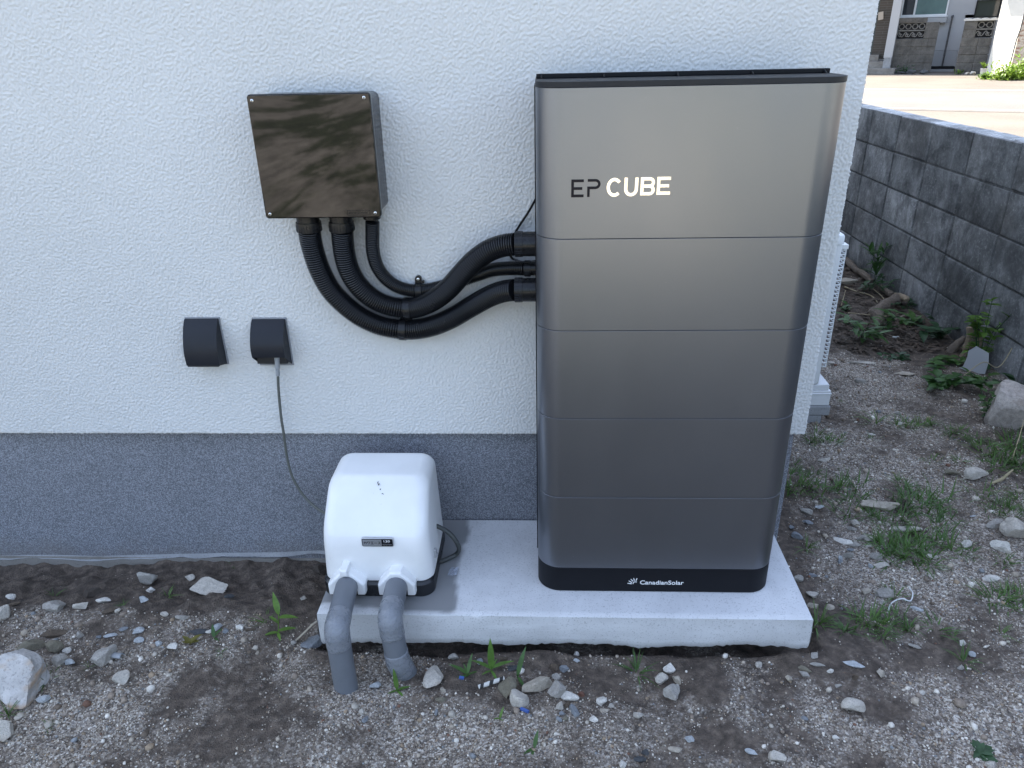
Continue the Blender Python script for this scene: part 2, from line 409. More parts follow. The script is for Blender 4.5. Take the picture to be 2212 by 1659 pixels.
for (fn, px, py, rx, ry, w) in ((zA, 1290, 1010, .07, .06, -.55), (zA, 1600, 1350, .16, .08, -.25), (zA, 500, 1250, .3, .14, .35), (zA, 1900, 950, .1, .06, .3), (zA, 560, 830, .05, .05, -.5),
                        (zB, 950, 720, .16, .07, .45), (zB, 250, 560, .12, .05, .4), (zB, 1650, 800, .15, .1, -.2), (zB, 1750, 450, .12, .07, -.3), (zB, 400, 950, .2, .06, .2),
                        (zC, 1900, 600, .22, .14, .6), (zC, 1420, 560, .08, .09, -.45), (zC, 1060, 540, .05, .05, .35), (zC, 1350, 680, .1, .05, .3), (zC, 600, 600, .12, .08, .1), (zC, 1050, 250, .05, .05, -.3),
                        (zD, 950, 300, .2, .22, -.25), (zD, 1200, 1300, .25, .15, .35), (zD, 500, 250, .2, .25, .3), (zD, 650, 1150, .15, .12, .4), (zD, 150, 1000, .1, .2, -.1), (zE, 500, 1120, .3, .3, .35), (zE, 500, 760, .5, .5, -.5), (zE, 900, 1000, .4, .3, -.45)):
    p = onZ(*fn(px, py), -.12); BLOBS.append((p[0], p[1], rx, ry, w))

def axis(lo, hi, step, far_lo, far_hi):
    a = list(np.arange(lo, hi, step)); s = step; q = lo
    while q > far_lo: s *= 1.35; q -= s; a.insert(0, q)
    s = step; q = a[-1]
    while q < far_hi: s *= 1.35; q += s; a.append(q)
    return np.array(a)
gx = axis(-2.1, 2.3, .0095, -400, 400)
gy = np.concatenate([axis(-1.15, 1.2, .0095, -400, 1.25)[:-1], axis(1.22, 4.6, .02, 1.0, 400)])
gy = np.unique(np.round(gy, 5))
GX, GY = np.meshgrid(gx, gy)
GZ = height(GX, GY); nx, ny = len(gx), len(gy)
idx = np.arange(nx*ny).reshape(ny, nx)
quad = np.stack([idx[:-1, :-1], idx[:-1, 1:], idx[1:, 1:], idx[1:, :-1]], -1).reshape(-1, 4)
me = mesh_np('ground', np.stack([GX, GY, GZ], -1).reshape(-1, 3), quad)
for nm, arr in (('gravel', dirt_mask(GX, GY)), ('far', sstep(-1.6, -2.6, GY))):
    at = me.attributes.new(nm, 'FLOAT', 'POINT'); at.data.foreach_set('value', np.asarray(arr, np.float32).ravel())
shade(me, 180)
tag(link('ground', me, M['ground']), kind='structure')

hl = MB(); ha = np.linspace(math.radians(150), math.radians(390), 60)  # unseen hills added behind the camera to cut low sky light
hl.loft([[(r_*math.cos(a), r_*math.sin(a), z+(.35*z*float(fbm(a, 0, .35, 33, 3)) if z > 0 else 0)) for a in ha] for r_, z in ((150, -1), (190, 22), (230, 44), (300, 58), (330, 0))], cap=False, closed=False)
tag(hl.build('added_hills', simple('added_hill', (.04, .055, .03), .95, 0, .5, .08), ang=180), kind='structure')

# ------------------------------------------------------------------ the house wall
ZW, XC = .306, .7317
house = thing('house', (-3.5, 0, -.15), 'white stucco house with a dark grey speckled plinth', 'house')
wallm = MB()
wx = np.arange(-1.95, XC+.0001, .0022); wx[-1] = XC; wz = np.arange(ZW, 1.95, .0022)
rng = np.random.default_rng(4)
def bandpass(shape, s0, s1, ax=1.0):
    n = rng.standard_normal(shape); F = np.fft.rfft2(n)
    fy = np.fft.fftfreq(shape[0])[:, None]; fx = np.fft.rfftfreq(shape[1])[None, :]
    f = np.sqrt((fy*ax)**2+fx**2); F *= np.exp(-(f*s0)**2*20)-np.exp(-(f*s1)**2*20)
    r = np.fft.irfft2(F, shape); return r/r.std()
def stucco_relief(shape):
    a = bandpass(shape, .60, 1.15, 1.25)+.22*bandpass(shape, 1.2, 2.4, 1.25)
    return .0012*np.tanh(a*.8)+.00015*bandpass(shape, 9, 22)
rel = stucco_relief((len(wz), len(wx)))
VX, VZ = np.meshgrid(wx, wz); VY = -.0012-rel
VX = VX + np.where(VX > XC-.004, np.abs(rel)*2.2-.001, 0); VZ = VZ + np.where(VZ < ZW+.002, -np.abs(rel)*1.6, 0)
n1, n2 = len(wx), len(wz); ii = np.arange(n1*n2).reshape(n2, n1)
fq = np.stack([ii[:-1, :-1], ii[:-1, 1:], ii[1:, 1:], ii[1:, :-1]], -1).reshape(-1, 4)
V = np.stack([VX, VY, VZ], -1).reshape(-1, 3)
# returns: the corner turns on to the side wall, the bottom turns under
sy = np.arange(.003, .40, .004); rel2 = stucco_relief((n2, len(sy)))
SV = np.stack([np.broadcast_to(XC+.0005+rel2, (n2, len(sy))), np.broadcast_to(sy, (n2, len(sy))), np.broadcast_to(wz[:, None], (n2, len(sy)))], -1)
j0 = len(V); jj = j0+np.arange(n2*len(sy)).reshape(n2, len(sy)); jj = np.concatenate([ii[:, -1:], jj], 1)
fs = np.stack([jj[:-1, :-1], jj[:-1, 1:], jj[1:, 1:], jj[1:, :-1]], -1).reshape(-1, 4)
V = np.concatenate([V, SV.reshape(-1, 3)])
k0 = len(V); ub = V[ii[0]].copy(); ub[:, 1] = .03; V = np.concatenate([V, ub]); kk = k0+np.arange(n1)
fu = np.stack([kk[:-1], kk[1:], ii[0, 1:], ii[0, :-1]], -1)
me = mesh_np('wall', V-ORG[house.name], np.concatenate([fq, fs, fu])); shade(me, 180)
link('wall', me, M['stucco'], house)
b = MB(); b.box(-8, -1.951, -.001, .25, ZW, 6.3); b.box(-1.9495, XC-.001, .0, .25, 1.9475, 6.3); b.box(XC-.25, XC, .397, 8, ZW, 6.3)
b.box(-8, -7.75, .252, 8, ZW, 6.3); b.box(-7.7, XC-.3, 7.75, 8, ZW, 6.3); b.box(-1.9495, XC-.01, .05, .25, ZW+.002, 1.947); b.box(XC-.25, XC-.012, .25, .396, ZW, 6.3)
b.build('wall', M['stucco2'], house, ang=30)
pl = MB(); pl.box(-8, .712, .026, 7.9, -.22, ZW+.004); pl.build('plinth', M['plinth'], house, ang=30)
# slurry lip and footing under the plinth
lip = MB(); xs = np.arange(-2.4, .70, .008); top = -.156+.010*fbm(xs, xs*0, .35, 21, 3); bot = top-.006+.012*fbm(xs, xs*0+3, .09, 25, 4)
top = top + .024*sstep(-1.2, -.6, xs); bot = bot+.024*sstep(-1.2, -.6, xs)
lip.loft([[(x, .0255, t+.009), (x, .0225+.002*float(vnoise(x, 0, .03, 3)), t+.001), (x, .0195, bq+.003), (x, .0255, bq-.001)] for x, t, bq in zip(xs, top, bot)])
lip.build('mortar_lip', M['mortar'], house, ang=60)
ft = MB(); ft.box(-2.4, -.6, .0215, .0258, -.32, -.155); ft.build('footing', M['footing'], house, ang=30)
rf = MB(); rf.box(-8.6, XC+.55, -.55, 8.6, 6.301, 6.45)
rf.loft([[(-8.6, -.55, 6.452), (XC+.55, -.55, 6.452), (XC+.55, 8.6, 6.452), (-8.6, 8.6, 6.452)], [(-5, 3.9, 7.6), (-2.5, 3.9, 7.6), (-2.5, 4.1, 7.6), (-5, 4.1, 7.6)]])
rf.build('roof', simple('grey_roof_tiles', (.07, .07, .075), .7), house)

# ------------------------------------------------------------------ concrete pad
XL, XR, YF = -.5605, .6779, -.3808
px_ = np.arange(XL, XR+.001, .0085); px_[-1] = XR; py_ = np.arange(YF, .0235, .0085)
V = []; F = []; wet_dark = []
PX, PY = np.meshgrid(px_, py_); n1, n2 = len(px_), len(py_)
edge = np.minimum(np.minimum(PX-XL, XR-PX), PY-YF); rnd = .0045*np.clip(1-edge/.007, 0, 1)**2
PZ = .0012*fbm(PX, PY, .08, 31, 2) - rnd - .0016
def wet_mask(x, y):
    d = np.maximum(np.maximum(-.575-x, x+.270), np.maximum(-.318-y, y+.02))
    q = np.maximum(x+.262, 0)+np.maximum(-.318-y, 0)
    return sstep(.060, .046, d+.060*fbm(x, y, .17, 41, 4)+.012)
V = np.stack([PX, PY, PZ], -1).reshape(-1, 3); ii = np.arange(n1*n2).reshape(n2, n1)
faces = [np.stack([ii[:-1, :-1], ii[:-1, 1:], ii[1:, 1:], ii[1:, :-1]], -1).reshape(-1, 4)]
wet_dark = wet_mask(PX, PY).ravel()
def skirt(edge_idx, pts, nrm, seed):
    global V, wet_dark
    rows = [edge_idx]; p = V[edge_idx].copy(); s = p[:, 0]*abs(nrm[1])+p[:, 1]*abs(nrm[0])
    zb = -.102+.018*fbm(s, s*0+seed, .22, 51, 3)+.016*np.maximum(0, fbm(s, s*0+seed, .07, 53, 3))+.007*vnoise(s, s*0+seed, .009, 55)
    for k, f in enumerate((.06, .3, .55, .75, .88, 1.0, 1.0)):
        q = p.copy(); q[:, 2] = PZ.min()*(1-f)+zb*f
        out = .0022*fbm(s, s*0+k*.3, .05, 57, 3) + .0025*(k > 0)
        if k == 4: out = out - .001
        if k == 5: out = out - .006
        if k == 6: out = out - .12; q[:, 2] += .012
        q[:, 0] += nrm[0]*out; q[:, 1] += nrm[1]*out
        rows.append(np.arange(len(V), len(V)+len(q))); V = np.concatenate([V, q]); wet_dark = np.concatenate([wet_dark, np.zeros(len(q))+.10*(k == 4)+.22*(k >= 5)])  # sides turn darker towards the bottom edge and underside
    for a, c in zip(rows[:-1], rows[1:]): faces.append(np.stack([a[:-1], c[:-1], c[1:], a[1:]], -1))
skirt(ii[0], None, (0, -1), 1); skirt(ii[:, -1], None, (1, 0), 2); skirt(ii[::-1, 0], None, (-1, 0), 3)
org = np.array([.06, -.18, -.1])
me = mesh_np('concrete_pad', V-org, np.concatenate(faces)); shade(me, 50)
at = me.attributes.new('wet_dark', 'FLOAT', 'POINT'); at.data.foreach_set('value', wet_dark.astype(np.float32))
tag(link('concrete_pad', me, M['pad'], org=org), 'pale cast concrete pad with a ragged bottom edge under the cabinet and pump', 'concrete pad')

# ------------------------------------------------------------------ battery cabinet
YD, YB = -.2901, -.035
cab = thing('battery_cabinet', (.3, -.16, 0), 'tall satin grey battery cabinet standing on the concrete pad', 'battery cabinet')
def module(z0, z1, name, mat, ins=0.0, rad=.058):
    b = MB(); rings = []
    for z, i in ((z0, .0006), (z0+.0002, .0002), (z0+.0005, 0), (z1-.0005, 0), (z1-.0002, .0002), (z1, .0006)):
        rings.append(ringz(rrect(ins+i, .6-ins-i, YD+ins+i, YB, rad-i, .012, 14), z))
    b.loft(rings); return b.build(name, mat, cab, ang=25)
zs = [.0737, .2894, .5062, .7233, .9263, 1.2175]
base = module(.0, .0730, 'base', M['black'])
for k in range(4): module(zs[k]+.0006, zs[k+1]-.0006, 'battery_module', M['satin'])
module(zs[4]+.0006, zs[5], 'inverter_module', M['satin'])
lid = module(1.2180, 1.2285, 'lid', M['lid'], -.0006, .058)
rb = MB()
rb.box(.001, .597, -.155, -.142, 1.2287, 1.2375)
for x in (.012, .14, .29, .44, .585): rb.prism_x([(-.1552, 1.2288), (-.172, 1.2288), (-.1552, 1.2362)], x-.002, x+.002)
rb.build('raised_rib', M['black'], lid, bevel=.0012)
sb = MB(); sb.box(-.0035, -.0005, -.14, -.04, .02, 1.215); sb.build('side_rail', M['black'], cab)
# lettering on the front
lx0 = onY(1206.5+220*.12397, 365.6+330*.12397, YD); lx1 = onY(1206.5+1965*.12397, 365.6+290*.12397, YD)
kx = (lx1[0]-lx0[0])/(1965-220); zc = (lx0[2]+lx1[2])/2; hz = kx*1.0
def LP(x, y, dx=0): return (lx0[0]+(x-220)*kx, zc-(y-318)*kx*1.04)
def SH(y): return y
d1 = YD-.0014; d0 = YD+.001
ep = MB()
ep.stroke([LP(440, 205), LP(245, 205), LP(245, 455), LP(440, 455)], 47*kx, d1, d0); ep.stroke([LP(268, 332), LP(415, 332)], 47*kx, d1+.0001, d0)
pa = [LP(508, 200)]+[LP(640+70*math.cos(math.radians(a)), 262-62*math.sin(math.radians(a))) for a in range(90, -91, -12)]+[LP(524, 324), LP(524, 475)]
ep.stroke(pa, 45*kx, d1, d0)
ep.build('lettering', M['darkreflection'], cab, ang=30)
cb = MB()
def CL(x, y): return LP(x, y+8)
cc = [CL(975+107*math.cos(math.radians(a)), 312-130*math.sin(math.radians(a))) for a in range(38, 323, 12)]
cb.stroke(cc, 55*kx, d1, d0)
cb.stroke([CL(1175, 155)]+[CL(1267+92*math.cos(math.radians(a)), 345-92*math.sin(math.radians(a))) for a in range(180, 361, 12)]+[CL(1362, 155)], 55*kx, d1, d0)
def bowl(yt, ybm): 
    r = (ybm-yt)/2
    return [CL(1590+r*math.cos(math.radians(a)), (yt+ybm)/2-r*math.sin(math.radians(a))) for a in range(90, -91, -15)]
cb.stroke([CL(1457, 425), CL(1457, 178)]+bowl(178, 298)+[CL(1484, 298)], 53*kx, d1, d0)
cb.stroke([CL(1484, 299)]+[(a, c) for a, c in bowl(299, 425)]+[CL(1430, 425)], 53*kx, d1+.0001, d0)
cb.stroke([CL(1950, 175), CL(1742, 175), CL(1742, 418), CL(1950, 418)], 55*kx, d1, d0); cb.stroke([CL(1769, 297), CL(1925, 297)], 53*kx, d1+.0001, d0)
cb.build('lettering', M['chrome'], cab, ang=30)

def text_mb(s, x, z, h, y, mat, parent, name='lettering', shear=0, off=0, width=None, roll=0):
    cu = bpy.data.curves.new('txt', 'FONT'); cu.body = s; cu.size = 1; cu.shear = shear; cu.offset = off; cu.extrude = .02
    o = bpy.data.objects.new('txt', cu); COL.objects.link(o); bpy.context.view_layer.update()
    me = bpy.data.meshes.new_from_object(o.evaluated_get(bpy.context.evaluated_depsgraph_get())); bpy.data.objects.remove(o)
    n = len(me.vertices); co = np.empty(n*3, np.float32); me.vertices.foreach_get('co', co); co = co.reshape(-1, 3)
    cap = .70; sx = h/cap if width is None else width/(co[:, 0].max()-co[:, 0].min())
    o0 = ORG[parent.name]
    X = x+(co[:, 0]-co[:, 0].min())*sx; Z = z+co[:, 1]*h/cap+(X-x)*roll
    out = np.stack([X, y-(co[:, 2]+.02)*.012, Z], -1)-o0
    me.vertices.foreach_set('co', out.astype(np.float32).ravel()); me.name = name
    q = link(name, me, mat, parent); ORG[q.name] = o0; return q
def zS(x, y): return 1325.4+x*.08678, 1224.8+y*.08678
a = onY(*zS(655, 428), YD); b2 = onY(*zS(1740, 440), YD); zt_ = onY(*zS(655, 325), YD)
text_mb('CanadianSolar', a[0], a[2]+.0002, (zt_[2]-a[2])*.93, YD-.0002, M['white'], base, off=.012, width=b2[0]-a[0])
su = MB()
def SP(x, y): p = onY(*zS(x, y), YD); return (p[0], p[2])
for (x0, y0, x1, y1) in ((345, 402, 450, 414), (378, 342, 452, 384), (432, 300, 478, 352), (500, 275, 517, 335), (583, 280, 558, 335)):
    A, B = np.array(SP(x0, y0)), np.array(SP(x1, y1)); dv = (B-A)/np.linalg.norm(B-A); nv = np.array([-dv[1], dv[0]])*.0014
    su.prism([A+nv*.55, A-nv*.55, B-nv, B+nv], YD-.0007, YD+.0005)
su.stroke([SP(483, 420), SP(488, 392), SP(505, 374), SP(530, 366), SP(580, 372)], .0019, YD-.0007, YD+.0005)
su.build('emblem', M['white'], base, ang=30)

# ------------------------------------------------------------------ junction box
jb = thing('junction_box', (-.495, 0, 1.07), 'glossy black square junction box mounted on the white wall', 'junction box')
BX0, BX1, BZ0, BZ1, BYF = -.629, -.358, .9365, 1.2065, -.112
def rr2(x0, x1, z0, z1, r, n=5): return [(p[0], p[1]) for p in rrect(x0, x1, z0, z1, r, r, n)]
b = MB(); rings = []
for y, i, rr in ((.002, .004, .014), (-.096, .0045, .012)):
    rings.append([(p[0], y, p[1]) for p in rr2(BX0+i, BX1-i, BZ0+i, BZ1-i, rr)])
b.loft(rings); b.build('body', M['boxside'], jb, ang=40)
b = MB(); rings = []
for y, i, rr in ((-.0962, .0006, .007), (-.098, 0, .008), (BYF+.003, 0, .008), (BYF+.0008, .001, .007), (BYF, .003, .006)):
    rings.append([(p[0], y, p[1]) for p in rr2(BX0+i, BX1-i, BZ0+i, BZ1-i, rr)])
b.loft(rings, cap=False)
gxs = np.linspace(0, 1, 25); rg = rings[-1]
b2_ = MB()
def lidz(x, z): return BYF - .0006*math.sin(math.pi*(x-BX0)/(BX1-BX0))*math.sin(math.pi*(z-BZ0)/(BZ1-BZ0)) - .00009*float(fbm(x, z, .11, 77, 2))
I3 = .0031; G = 28; pts = []
for r_ in range(G+1):
    for c_ in range(G+1):
        x = BX0+I3+(BX1-BX0-2*I3)*c_/G; z = BZ0+I3+(BZ1-BZ0-2*I3)*r_/G; pts.append((x, lidz(x, z), z))
b.add(pts, [(r_*(G+1)+c_, r_*(G+1)+c_+1, (r_+1)*(G+1)+c_+1, (r_+1)*(G+1)+c_) for r_ in range(G) for c_ in range(G)])
lidj = b.build('cover', M['gloss'], jb, ang=40)
def screw(x, y, z, r, parent, ax='y'):
    s = MB(); s.tube([(x, y, z), (x, y-.0018, z), (x, y-.0028, z)], [r, r, r*.55], 12); o = s.build('screw', M['steel'], parent)
    for w_, h_ in ((.62, .16), (.16, .62)):
        s = MB(); s.box(x-r*w_, x+r*w_, y-.0031, y-.0026, z-r*h_, z+r*h_)
    c = MB(); c.box(x-r*.6, x+r*.6, y-.0031, y-.0024, z-r*.13, z+r*.13); c.box(x-r*.13, x+r*.13, y-.0032, y-.0025, z-r*.6, z+r*.6); c.build('screw_slot', M['black'], o if parent.parent is None else parent)
    return o
for x, z in ((BX0+.012, BZ1-.013), (BX1-.013, BZ1-.011), (BX0+.012, BZ0+.011), (BX1-.013, BZ0+.011)): screw(x, BYF, z, .0036, jb)
b = MB(); b.stroke([(BX1-.078, BZ0+.006), (BX1-.078, BZ0+.017), (BX1-.026, BZ0+.017), (BX1-.026, BZ0+.006)], .0007, BYF-.0012, BYF+.001, True)
for k in range(11): b.box(BX1-.074+k*.0041, BX1-.0718+k*.0041, BYF-.001, BYF+.001, BZ0+.0095, BZ0+.0135)
b.build('embossed_plate', M['hose2'], jb, ang=30)

# ------------------------------------------------------------------ corrugated conduits
def fitting(parent, p0, dirv, spec, name='connector', ribs=0):
    d = np.array(dirv, float); d /= np.linalg.norm(d); P = []; R = []
    for t, r in spec: P.append(np.array(p0)+d*t); R.append(r)
    b = MB(); b.tube(P, R, 32)
    o = b.build(name, M['hose2'], parent, ang=30)
    if ribs:
        a = np.cross(d, [0, 1, 0.001]); a /= np.linalg.norm(a); c = np.cross(d, a); q = MB(); t0, t1, r = ribs
        for k in range(26):
            w = 2*math.pi*k/26; n = math.cos(w)*a+math.sin(w)*c
            q.tube([np.array(p0)+d*t0+n*r, np.array(p0)+d*t1+n*r], .0008, 5)
        q.build('grip_rib', M['hose2'], o, ang=40)
    return o
def conduit(label, pts, ys, r, rod, pitch, clampi, tab=None):
    P = [onY(*zH(*q), y) for q, y in zip(pts, ys)]
    c = thing('corrugated_conduit', P[len(P)//2], label, 'conduit', 'black conduits from the junction box to the cabinet')
    L = resample(spline(P, 24), pitch/5); rad = [r*(1+rod*(.9 if (k % 5) in (1, 2) else (.25 if (k % 5) in (0, 3) else -1.1))) for k in range(len(L))]
    b = MB(); b.tube(L, rad, 22); b.build('hose', M['hose'], c, ang=60)
    # band clip
    q = onY(*zH(*clampi), 0); j = int(np.argmin(np.linalg.norm(L[:, [0, 2]]-q[[0, 2]], axis=1))); t = L[j+6]-L[j-6]; t /= np.linalg.norm(t)
    k = MB(); w = .0085 if r > .02 else .0075; k.tube([L[j]-t*w, L[j]-t*w*.9, L[j]+t*w*.9, L[j]+t*w], [r*1.02, r*1.12, r*1.12, r*1.02], 26)
    s = 1 if t[0] > 0 else -1; nz = np.array([-t[2]*s, 0, t[0]*s])
    if tab:
        h0 = L[j]+nz*r*.9; h1 = L[j]+nz*(r+.0125)
        hw = .0085; cz = h1; pl = [(h0-t*s*hw)[[0, 2]], (h0+t*s*hw)[[0, 2]]]
        pl += [(cz+hw*(math.cos(a)*t*s+math.sin(a)*nz))[[0, 2]] for a in np.linspace(0, math.pi, 10)]
        k.prism(pl, -.012, -.002); k.tube([np.array([h1[0]+.012, -.011, h1[2]-.008]), np.array([h1[0]+.012, -.003, h1[2]-.008])], .0035, 10)
    else:
        h0 = L[j]+nz*(r*.95); k.tube([h0-t*.006+[0, .004, 0], h0+t*.006+[0, .004, 0]], .005, 10)
        h0 = L[j]-nz*(r*1.05); k.tube([h0+t*.004, h0+t*.010], .004, 8)
    co = k.build('clip', M['hose2'], c, ang=30)
    if tab: screw(h1[0], -.0122, h1[2], .0038, co)
    return c, L
C1 = [(352, 205), (360, 270), (385, 370), (430, 500), (505, 640), (600, 745), (720, 840), (850, 905), (960, 933), (1065, 945), (1180, 938), (1300, 908), (1430, 850), (1560, 772), (1700, 695), (1800, 660), (1890, 648)]
c1, L1 = conduit('outermost thick black corrugated conduit curving lowest below the junction box', C1, np.interp(range(17), [0, 4, 9, 13, 16], [-.062, -.045, -.028, -.045, -.10]), .0250, .085, .0058, (1062, 945))
C2 = [(597, 205), (600, 270), (612, 370), (640, 480), (692, 582), (772, 672), (870, 738), (980, 775), (1095, 787), (1200, 762), (1300, 712), (1395, 635), (1480, 540), (1575, 440), (1680, 362), (1790, 320), (1890, 306)]
c2, L2 = conduit('middle thick black corrugated conduit rising to the topmost inlet on the cabinet side', C2, np.interp(range(17), [0, 4, 8, 12, 16], [-.062, -.045, -.028, -.062, -.10]), .0250, .085, .0058, (1100, 790))
C3 = [(822, 140), (822, 220), (822, 310), (832, 395), (862, 482), (920, 562), (1000, 620), (1090, 648), (1180, 654), (1290, 636), (1400, 605), (1500, 572), (1600, 536), (1710, 500), (1830, 488), (1965, 488)]
c3, L3 = conduit('thin black corrugated conduit held by a screwed clip on the white wall', C3, np.interp(range(16), [0, 4, 8, 12, 15], [-.060, -.035, -.018, -.018, -.075]), .0160, .085, .0047, (1174, 652), True)
zb_ = BZ0
for c, L, big in ((c1, L1, 1), (c2, L2, 1), (c3, L3, 0)):
    x, y, z = L[0]
    if big:
        zz = zb_+.004
        fitting(c, (x, y, zz), (0, 0, -1), [(0, .0272), (.022, .0272), (.0225, .0296), (.0275, .0302), (.045, .0296), (.046, .0282), (.0465, .024)], ribs=(.028, .044, .0297))
        x, y, z = L[-1]
        fitting(c, (x, y, z), (1, 0, 0), [(-.002, .024), (-.0015, .0292), (.018, .0298), (.0185, .0285), (.0465, .0285), (.075, .0285)], ribs=(.0, .017, .0292))
    else:
        fitting(c, (x, y, zb_+.004), (0, 0, -1), [(0, .0200), (.017, .0205), (.0185, .019), (.019, .0155)], ribs=(.002, .016, .0202))
        x, y, z = L[-1]
        fitting(c, (x, y, z), (1, 0, 0), [(-.004, .0155), (-.0035, .0185), (.013, .0193), (.0135, .0172), (.06, .0172)], ribs=(-.001, .011, .0188))
tc = MB(); tc.tube(spline([onY(1160, 425, -.03), onY(*zH(1985, 70), -.018), onY(*zH(1895, 210), -.012), onY(*zH(1845, 330), -.011), onY(*zH(1860, 405), -.012), onY(*zH(1925, 437), -.02), onY(*zH(1990, 440), -.04), onY(*zH(2060, 430), -.05)], 12), .0030, 10)
tag(tc.build('signal_cable', M['hose'], org=onY(1115, 500, 0)), 'slim black cable slanting behind the topmost conduit beside the cabinet', 'cable')

# ------------------------------------------------------------------ outlet hoods
def hood(x0, x1, zt_, zfb, zwb, dpt, label, open_):
    h = thing('outlet_hood', ((x0+x1)/2, 0, (zt_+zfb)/2), label, 'outlet cover', 'charcoal outlet hoods low on the white wall')
    prof = []
    for k in range(15):
        t = k/14; z = zt_+(zfb-zt_)*t; y = -dpt*(.10+.90*math.sin(min(1, t*1.05+.02)*math.pi/2)**.75)*(1-.07*max(0, t-.65)/.35); prof.append((y, z))
    b = MB()
    b.prism_x([(p[0], p[1]) for p in [(0, zt_)]+prof+[(0.0, zwb)]], x0, x0+.0025); b.prism_x([(0, zt_)]+prof+[(0.0, zwb)], x1-.0025, x1)
    th = .0025
    out = [[(x0+.0024, p[0], p[1]), (x1-.0024, p[0], p[1]), (x1-.0024, min(p[0]+th, -.0005), p[1]-.0002), (x0+.0024, min(p[0]+th, -.0005), p[1]-.0002)] for p in [(-.0008, zt_)]+prof]
    b.loft(out); b.build('hood', M['hood'], h, ang=30)
    bp = MB(); bp.box(x0-.0015, x1+.0035, -.0045, .0015, zwb-.001, zt_+.0035); bp.build('back_plate', M['hoodplate'], h, bevel=.001)
    if open_:
        s = MB(); s.box(x0+.003, x1-.003, -.03, -.005, zwb+.014, zwb+.06); s.build('socket', M['hoodin'], h, bevel=.002)
    else:
        s = MB(); s.box(x0+.003, x1-.003, -.05, -.005, zwb+.012, zwb+.016); s.build('socket', M['hoodin'], h)
    return h
HD = .052
def hx(u, v, y): return onY(u, v, y)
f1l = onY(402, 791, -HD); f1r = onY(474, 791, -HD); t1 = onY(447, 688.5, -.006); w1 = onY(498, 785, 0)
hood(f1l[0], f1r[0], t1[2], f1l[2], w1[2], HD, 'charcoal outlet hood with no cord, left of the plugged one', False)
f2l = onY(543.5, 774, -HD); f2r = onY(615, 775, -HD); t2 = onY(590, 689.5, -.006); w2 = onY(634, 787, 0)
hood(f2l[0], f2r[0], t2[2], f2l[2], w2[2], HD, 'charcoal outlet hood with a grey cord plugged in from below', True)
# cord from the outlet down to the pump
def z3(x, y): return 365.6+x*.29203, 658.1+y*.29203
cd = thing('power_cord', onY(600, 780, -.03), 'grey power cord hanging from the outlet hood down to the pump', 'power cord')
pa_, pb_ = onY(*z3(797, 395), -.03), onY(*z3(804, 525), -.032)
dv = pb_-pa_
b = MB(); b.tube([pa_+[0, 0, .02], pa_, pa_+dv*.45, pa_+dv*.46, pa_+dv*.50, pa_+dv*.56, pa_+dv*.60, pa_+dv*.64], [.0072, .0072, .006, .0066, .0068, .0066, .0056, .0054], 18)
for k in range(6): b.tube([pa_+dv*(.66+k*.057), pa_+dv*(.685+k*.057), pa_+dv*(.70+k*.057), pa_+dv*(.717+k*.057)], [.0052, .0056, .0056, .0048], 14)
b.build('plug', M['plug'], cd, ang=40)
b = MB(); b.tube(spline([pb_-dv*.05]+[onY(*z3(*q), y) for q, y in (((808, 620), -.03), ((818, 740), -.027), ((830, 850), -.026), ((846, 950), -.025), ((860, 1060), -.022), ((880, 1170), -.022), ((905, 1260), -.024), ((945, 1340), -.028), ((1000, 1420), -.036), ((1060, 1480), -.05), ((1130, 1530), -.07), ((1200, 1555), -.10))], 10), .0037, 12)
b.build('cord', M['cord'], cd, ang=60)

# ------------------------------------------------------------------ water pump
pm = thing('water_pump', (-.41, -.19, 0), 'white covered water pump on a black base at the left end of the pad', 'water pump')
X0, X1, Y1 = -.557, -.272, -.055
b = MB(); rings = []
for z, i, in ((.0, .0), (.034, .001), (.040, .005)): rings.append(ringz(rrect(X0-.004+i, X1+.002-i, -.318+i, Y1+.008-i, .034, .03, 8), z))
b.loft(rings); b.build('base', M['pumpbase'], pm, ang=30)
def front(z):                       # side profile: upright, then sloping back
    a = -.305; s = .98
    zz = z-.176
    soft = .012*math.log1p(math.exp(zz/.012)) if zz < .3 else zz
    return a + s*soft
b = MB(); rings = []
zt0, RT = .287, .034
levels = [(.039, 0), (.045, 0)]+[(z, 0) for z in np.linspace(.06, .17, 6)]+[(z, 0) for z in np.linspace(.176, zt0-RT, 9)]
for k in range(1, 9):
    a = k/8*math.pi/2; levels.append((zt0-RT+RT*math.sin(a), RT*(1-math.cos(a))))
for z, i in levels:
    zz = min(z, zt0-RT*.25); fy = front(zz) + i*.75
    tpr = .012*(z-.04)/.25
    rr_ = .036 - .4*i; rings.append(ringz(rrect(X0+tpr+i, X1-tpr*.9-i, fy, Y1-i*.8, max(.012, rr_), max(.01, .03-.5*i), 9), z))
b.loft(rings)
cover = b.build('cover', M['cover'], pm, ang=50)
mk = MB()
